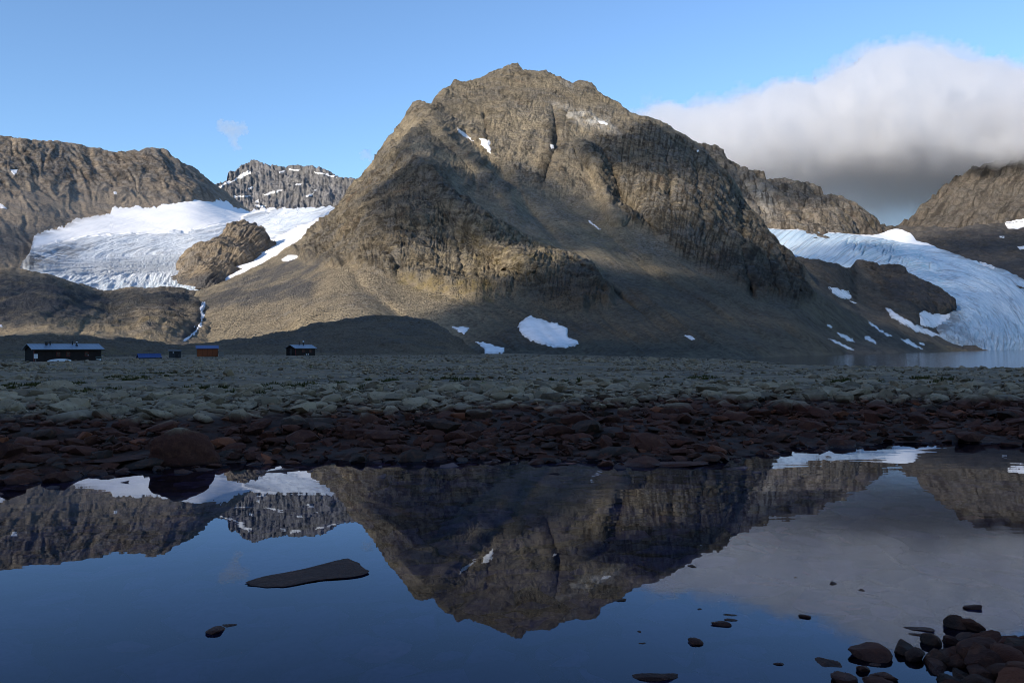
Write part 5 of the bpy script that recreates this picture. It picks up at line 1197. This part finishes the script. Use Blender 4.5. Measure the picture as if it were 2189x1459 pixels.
for k, (pl, lab, th) in enumerate(SNOW):
    drape('snow_patch', pl, MAT['snow'], lab, 'snow patch', th, 2.0 if max(p[0] for p in pl) - min(p[0] for p in pl) > 30 else 1.2, 2.2 if len(pl) > 5 else 1.0, 'snow patches on the slopes', k * 3.1)
wf = drape('waterfall', [(431, 645), (437, 644), (439, 655), (434, 665), (437, 674), (433, 686), (428, 684), (430, 672), (427, 660)], MAT['fall'], 'white waterfall on the dark rock below the white glacier', 'waterfall', .7, 1.0, 2.5)
st = drape('stream', [(430, 686), (434, 690), (428, 700), (418, 712), (405, 722), (392, 731), (386, 734), (398, 722), (412, 708), (422, 696)], MAT['fall'], 'thin white stream running down from the waterfall', 'stream', .5, 1.0, 4.0)
# ------------------------------------------------------------------ the ridge behind the viewpoint, whose shadow lies over the valley floor
ta = math.tan(SUN_EL); hs_ = np.array([math.sin(SUN_AZ), math.cos(SUN_AZ)]); ws_ = np.array([math.cos(SUN_AZ), -math.sin(SUN_AZ)])
RQ = curve([(-3500, 60), (-2400, 0), (-1500, -60), (-900, -40), (-600, 30), (-540, 50), (-473, 68), (-424, 80), (-370, 92), (-335, 104), (-320, 113), (-300, 122), (-250, 140), (-100, 170), (200, 210), (700, 230), (1500, 160), (3500, 90)])
RB = 1100.0
wv = np.concatenate([np.linspace(-3500, -520, 90), np.linspace(-515, -240, 140), np.linspace(-235, 3500, 110)])
rows = [(-560, 0.0), (-400, .25), (-250, .52), (-120, .78), (-40, .93), (0, 1.0), (60, .95), (200, .8), (500, .5), (1000, .1), (1400, -.02)]
P = []
for off, f in rows:
    zc = RQ(wv) + ta * RB
    pos = -(RB + off)[None] if False else -(RB + off)
    xy = wv[:, None] * ws_[None] + pos * hs_[None]
    z = zc * f
    P.append(np.stack([xy[:, 0], xy[:, 1], z], -1))
P = np.array(P); nrm = fbm(P.reshape(-1, 3) / 90, 3, 0.55).reshape(P.shape[:2]); amp = np.array([4, 14, 16, 12, 5, 1.5, 6, 14, 18, 10, 2.0])[:, None]
P[..., 2] += nrm * amp
bh = {k: np.zeros(P.shape[0] * P.shape[1]) for k in ('cliff', 'moss', 'pale', 'wet')}
rb_o = link(bpy.data.objects.new('ridge_behind_viewpoint', fastmesh('ridge', P.reshape(-1, 3), grid_quads(*P.shape[:2])[:, ::-1], MAT['left'], True, bh)))
tag(rb_o, 'mountain ridge behind the viewpoint that shades the valley floor', 'mountain', kind='structure')

# ------------------------------------------------------------------ clouds
def m_cloud(name, dens, aniso=0.42):
    m = bpy.data.materials.new(name); m.use_nodes = True; t = m.node_tree; t.nodes.clear()
    o = t.nodes.new('ShaderNodeOutputMaterial'); v = t.nodes.new('ShaderNodeVolumePrincipled')
    v.inputs['Color'].default_value = (0.96, 0.965, 0.98, 1); v.inputs['Density'].default_value = dens; v.inputs['Anisotropy'].default_value = aniso
    t.links.new(v.outputs[0], o.inputs['Volume']); return m
def lens_mesh(name, poly, mapper, T, mat, step, puff, pl, edge, rag, seed, soft=False):
    """Closed puffy body: front and back sheet that meet at the outline."""
    poly = np.array(poly, float); x0, y0 = poly.min(0); x1, y1 = poly.max(0)
    xs = np.arange(x0 - step, x1 + 2 * step, step); ys = np.arange(y0 - step, y1 + 2 * step, step)
    X, Y = np.meshgrid(xs, ys); px, py = X.ravel(), Y.ravel()
    q = np.stack([px / pl + seed, py / pl, px * 0], -1)
    jx, jy = rag * fbm(q, 4, 0.6), rag * fbm(q + 9.1, 4, 0.6)
    dist, _ = polydist(px + jx, py + jy, np.vstack([poly, poly[:1]])); sd = np.where(inpoly(px + jx, py + jy, poly), dist, -dist)
    t_ = np.clip(sd / edge, 0, 1); prof = t_ * t_ * (3 - 2 * t_) + 0.01 if soft else np.sqrt(np.maximum(1 - (1 - t_) ** 2, 0))
    bump = 1 + puff * fbm(np.stack([px / pl, py / pl, px * 0 + seed * 2], -1), 5, 0.55, 4.0)
    th = T(px, py) * prof * np.clip(bump, 0.15, 3)
    good = sd > 0
    A = mapper(px, py, -th); B = mapper(px, py, th * 0.9)
    # rim vertices meet on the middle sheet
    A[~good] = mapper(px, py, th * 0)[~good]; B[~good] = A[~good]
    i = np.arange(len(px)).reshape(X.shape); quad = np.stack([i[:-1, :-1], i[:-1, 1:], i[1:, 1:], i[1:, :-1]], -1).reshape(-1, 4)
    quad = quad[good[quad].any(1)]
    n = len(px); V = np.concatenate([A, B]); idB = np.where(good, np.arange(n) + n, np.arange(n))
    Q = np.concatenate([quad[:, ::-1], idB[quad]]); u = np.unique(Q); mp = np.full(2 * n, -1); mp[u] = np.arange(len(u))
    me = fastmesh(name, V[u], mp[Q], mat)
    bm = bmesh.new(); bm.from_mesh(me); bmesh.ops.remove_doubles(bm, verts=bm.verts, dist=0.01); bmesh.ops.recalc_face_normals(bm, faces=bm.faces)
    if bm.calc_volume(signed=True) < 0: bmesh.ops.reverse_faces(bm, faces=bm.faces)
    bm.to_mesh(me); bm.free()
    return link(bpy.data.objects.new(name, me))
# cloud bank over the right-hand mountains
CB = [(1300, 285), (1350, 243), (1390, 226), (1425, 213), (1450, 222), (1480, 229), (1515, 217), (1560, 216), (1600, 196), (1650, 178), (1700, 174), (1745, 176), (1770, 165), (1790, 146), (1830, 124), (1870, 108), (1920, 98), (1960, 94), (2010, 100), (2060, 120), (2110, 128), (2150, 140), (2200, 150), (2300, 120), (2450, 130), (2650, 180), (2700, 330), (2500, 420), (2300, 455), (2150, 490), (2050, 520), (1900, 540), (1750, 530), (1600, 500), (1480, 440), (1380, 360)]
def cb_map(px, py, off): return at(px, py, np.interp(px, [1300, 1500, 1900, 2200, 2700], [3150, 3250, 3400, 3300, 3200]) + off)
def cb_T(px, py): return np.interp(px, [1300, 1450, 1700, 2000, 2700], [200, 420, 620, 680, 620]) * np.interp(py, [90, 200, 320, 390, 460, 540], [1.0, 1.05, 0.85, 0.34, 0.2, 0.15])
def grow(poly, k):
    P_ = np.array(poly, float); c_ = np.array([1980.0, 330.0]); v = P_ - c_; L_ = np.linalg.norm(v, axis=1)[:, None]
    return P_ + v / L_ * k
cb = lens_mesh('cloud_bank', grow(CB, -14), cb_map, cb_T, m_cloud('cloud_core', 0.0075), 8.0, 0.26, 75.0, 210.0, 12.0, 1.0)
tag(cb, 'large soft white cloud bank resting on the mountains at right', 'cloud')
for k_, (gr_, dn_, rg_, sd_, pu_) in enumerate([(0, 0.0032, 14.0, 5.0, 0.35), (11, 0.0017, 18.0, 9.0, 0.45), (22, 0.0008, 24.0, 15.0, 0.5)]):
    c_o = lens_mesh('cloud_veil', grow(CB, gr_), cb_map, lambda px, py: cb_T(px, py) * 1.03, m_cloud('cloud_veil', dn_), 8.0, pu_, 60.0, 170.0, rg_, sd_)
    tag(c_o, ['inner misty veil of the large cloud bank', 'thin misty veil around the large cloud bank', 'faint outermost veil of the large cloud bank'][k_], 'cloud')
def wisp(poly, d, T, dens, lab, seed):
    o = lens_mesh('cloud_wisp', poly, lambda px, py, off: at(px, py, d + off), lambda px, py: np.full(len(px), T), m_cloud('cloud_wisp', dens), 3.0, 0.7, 22.0, 16.0, 9.0, seed)
    tag(o, lab, 'cloud', 'small cloud wisps')
wisp([(462, 262), (490, 256), (526, 262), (530, 285), (518, 290), (510, 318), (498, 320), (484, 296), (470, 280)], 5200, 130, 0.0022, 'small feathery cloud wisp above the far peak', 2.0)
wisp([(762, 326), (785, 322), (806, 330), (800, 343), (778, 344)], 5200, 110, 0.0016, 'faint cloud wisp touching the left flank of the mountain', 3.0)
# unseen clouds overhead, added towards the sun to shade the mountain
def shade_cloud(poly, s, T, dens, lab, seed, blur=18.0):
    """A flat cloud standing towards the sun from a patch of the mountain, so that its shadow lies there."""
    dg2 = bpy.context.evaluated_depsgraph_get(); poly = np.array(poly, float); x0, y0 = poly.min(0); x1, y1 = poly.max(0)
    st_ = max(2.5, math.sqrt((x1 - x0) * (y1 - y0) / 3500.0)); X, Y = np.meshgrid(np.arange(x0, x1, st_), np.arange(y0, y1, st_)); px, py = X.ravel(), Y.ravel()
    k = inpoly(px, py, poly); R = rays(px[k], py[k]); pts = []
    for r in R:
        h, lo, *_ = S.ray_cast(dg2, Vector(EYE), Vector(r).normalized())
        if h: pts.append(lo[:])
    pts = np.array(pts); c = pts.mean(0) + LDIR * s
    e1 = np.array([ws_[0], ws_[1], 0]); e2 = np.cross(LDIR, e1); u = (pts - c) @ e1; v = (pts - c) @ e2
    n_ = 84; pad = 3.2 * blur; g0 = np.array([u.min() - pad, v.min() - pad]); g1 = np.array([u.max() + pad, v.max() + pad])
    cell = max((g1 - g0).max() / n_, 2.0); nu = int((g1[0] - g0[0]) / cell) + 2; nv = int((g1[1] - g0[1]) / cell) + 2
    Mk = np.zeros((nv, nu)); np.add.at(Mk, (((v - g0[1]) / cell).astype(int), ((u - g0[0]) / cell).astype(int)), 1.0)
    Mk = (Mk > 0).astype(float)
    def box(A, r):
        for ax in (0, 1):
            P_ = np.pad(A, [(r, r) if i == ax else (0, 0) for i in (0, 1)], mode='edge'); cs = np.cumsum(P_, axis=ax); cs = np.insert(cs, 0, 0, axis=ax)
            A = (np.take(cs, range(2 * r + 1, cs.shape[ax]), axis=ax) - np.take(cs, range(0, cs.shape[ax] - 2 * r - 1), axis=ax)) / (2 * r + 1)
        return A
    Mk = (box(Mk, 2) > 0.25).astype(float)                    # close the gaps between samples
    rb = max(1, int(round(blur / cell)))
    for _ in range(3): Mk = box(Mk, rb)
    gu, gv = np.meshgrid(g0[0] + cell * np.arange(nu), g0[1] + cell * np.arange(nv))
    q = np.stack([gu.ravel() / 70 + seed, gv.ravel() / 70, gu.ravel() * 0], -1); m = (Mk.ravel() * (1 + 0.45 * fbm(q, 4, 0.6)))
    th = T * np.clip(m - 0.02, 0, 2); good = (th > 0)
    mid = c + gu.ravel()[:, None] * e1 + gv.ravel()[:, None] * e2
    A = mid - th[:, None] * LDIR; B = mid + th[:, None] * LDIR
    i = np.arange(nu * nv).reshape(nv, nu); quad = np.stack([i[:-1, :-1], i[:-1, 1:], i[1:, 1:], i[1:, :-1]], -1).reshape(-1, 4); quad = quad[good[quad].any(1)]
    n = nu * nv; idB = np.where(good, np.arange(n) + n, np.arange(n)); Q = np.concatenate([quad[:, ::-1], idB[quad]]); uq = np.unique(Q); mp = np.full(2 * n, -1); mp[uq] = np.arange(len(uq))
    me = fastmesh('cloud', np.concatenate([A, B])[uq], mp[Q], m_cloud('cloud_overhead', dens, 0.0))
    bm = bmesh.new(); bm.from_mesh(me); bmesh.ops.recalc_face_normals(bm, faces=bm.faces)
    if bm.calc_volume(signed=True) < 0: bmesh.ops.reverse_faces(bm, faces=bm.faces)
    bm.to_mesh(me); bm.free()
    tag(link(bpy.data.objects.new('cloud', me)), lab, 'cloud', 'unseen clouds shaped for their shadows')
shade_cloud([(890, 330), (952, 345), (1000, 378), (1040, 392), (1092, 356), (1145, 371), (1190, 389), (1233, 415), (1269, 433), (1322, 450), (1366, 459), (1453, 470), (1560, 500), (1620, 540), (1560, 585), (1453, 574), (1322, 547), (1255, 530), (1167, 530), (1101, 517), (1013, 503), (952, 503), (881, 481), (815, 442), (750, 450), (800, 405), (850, 350)], 2300, 80, .0130, 'long unseen cloud overhead shaped to shade the middle of the mountain', 11.0, 9.0)
shade_cloud([(835, 350), (862, 300), (885, 262), (920, 275), (960, 300), (1015, 322), (1000, 342), (930, 328), (890, 318), (860, 345)], 2100, 60, .013, 'small unseen cloud overhead shaped to shade the summit spur', 12.0, 7.0)
shade_cloud([(1225, 300), (1300, 292), (1350, 285), (1390, 256), (1440, 285), (1500, 325), (1540, 370), (1480, 378), (1400, 372), (1330, 352), (1260, 340)], 2200, 70, .012, 'ragged unseen cloud overhead shaped to shade the right shoulder', 13.0, 9.0)
shade_cloud([(-60, 560), (-60, 470), (40, 485), (90, 510), (80, 545), (40, 560)], 2600, 70, .010, 'small unseen cloud overhead shaped to shade the foot of the brown ridge', 14.0, 14.0)
shade_cloud([(-60, 690), (-60, 580), (60, 590), (160, 612), (300, 622), (420, 630), (430, 650), (300, 655), (220, 670), (120, 690)], 2600, 60, .011, 'flat unseen cloud overhead shaped to shade the bedrock hump', 15.0, 8.0)
shade_cloud([(930, 690), (1000, 655), (1090, 630), (1140, 600), (1200, 578), (1300, 572), (1400, 590), (1500, 595), (1600, 560), (1665, 535), (1700, 560), (1750, 620), (1850, 690), (2060, 750), (1900, 758), (1700, 766), (1560, 768), (1300, 766), (1000, 762), (930, 730)], 2000, 110, .0125, 'broad unseen cloud overhead shaped to shade the scree above the lake', 16.0, 7.0)
shade_cloud([(1690, 552), (1790, 522), (1900, 524), (1960, 512), (2060, 500), (2189, 494), (2330, 490), (2330, 750), (2100, 750), (1900, 748), (1760, 660)], 2300, 110, .0072, 'broad unseen cloud overhead shaped to shade the blue glacier', 17.0, 16.0)
shade_cloud([(1480, 300), (1540, 318), (1600, 365), (1700, 395), (1760, 402), (1800, 430), (1730, 430), (1660, 420), (1600, 420), (1540, 380)], 2400, 80, .008, 'thin unseen cloud overhead shaped to shade the crest of the craggy ridge', 18.0, 14.0)
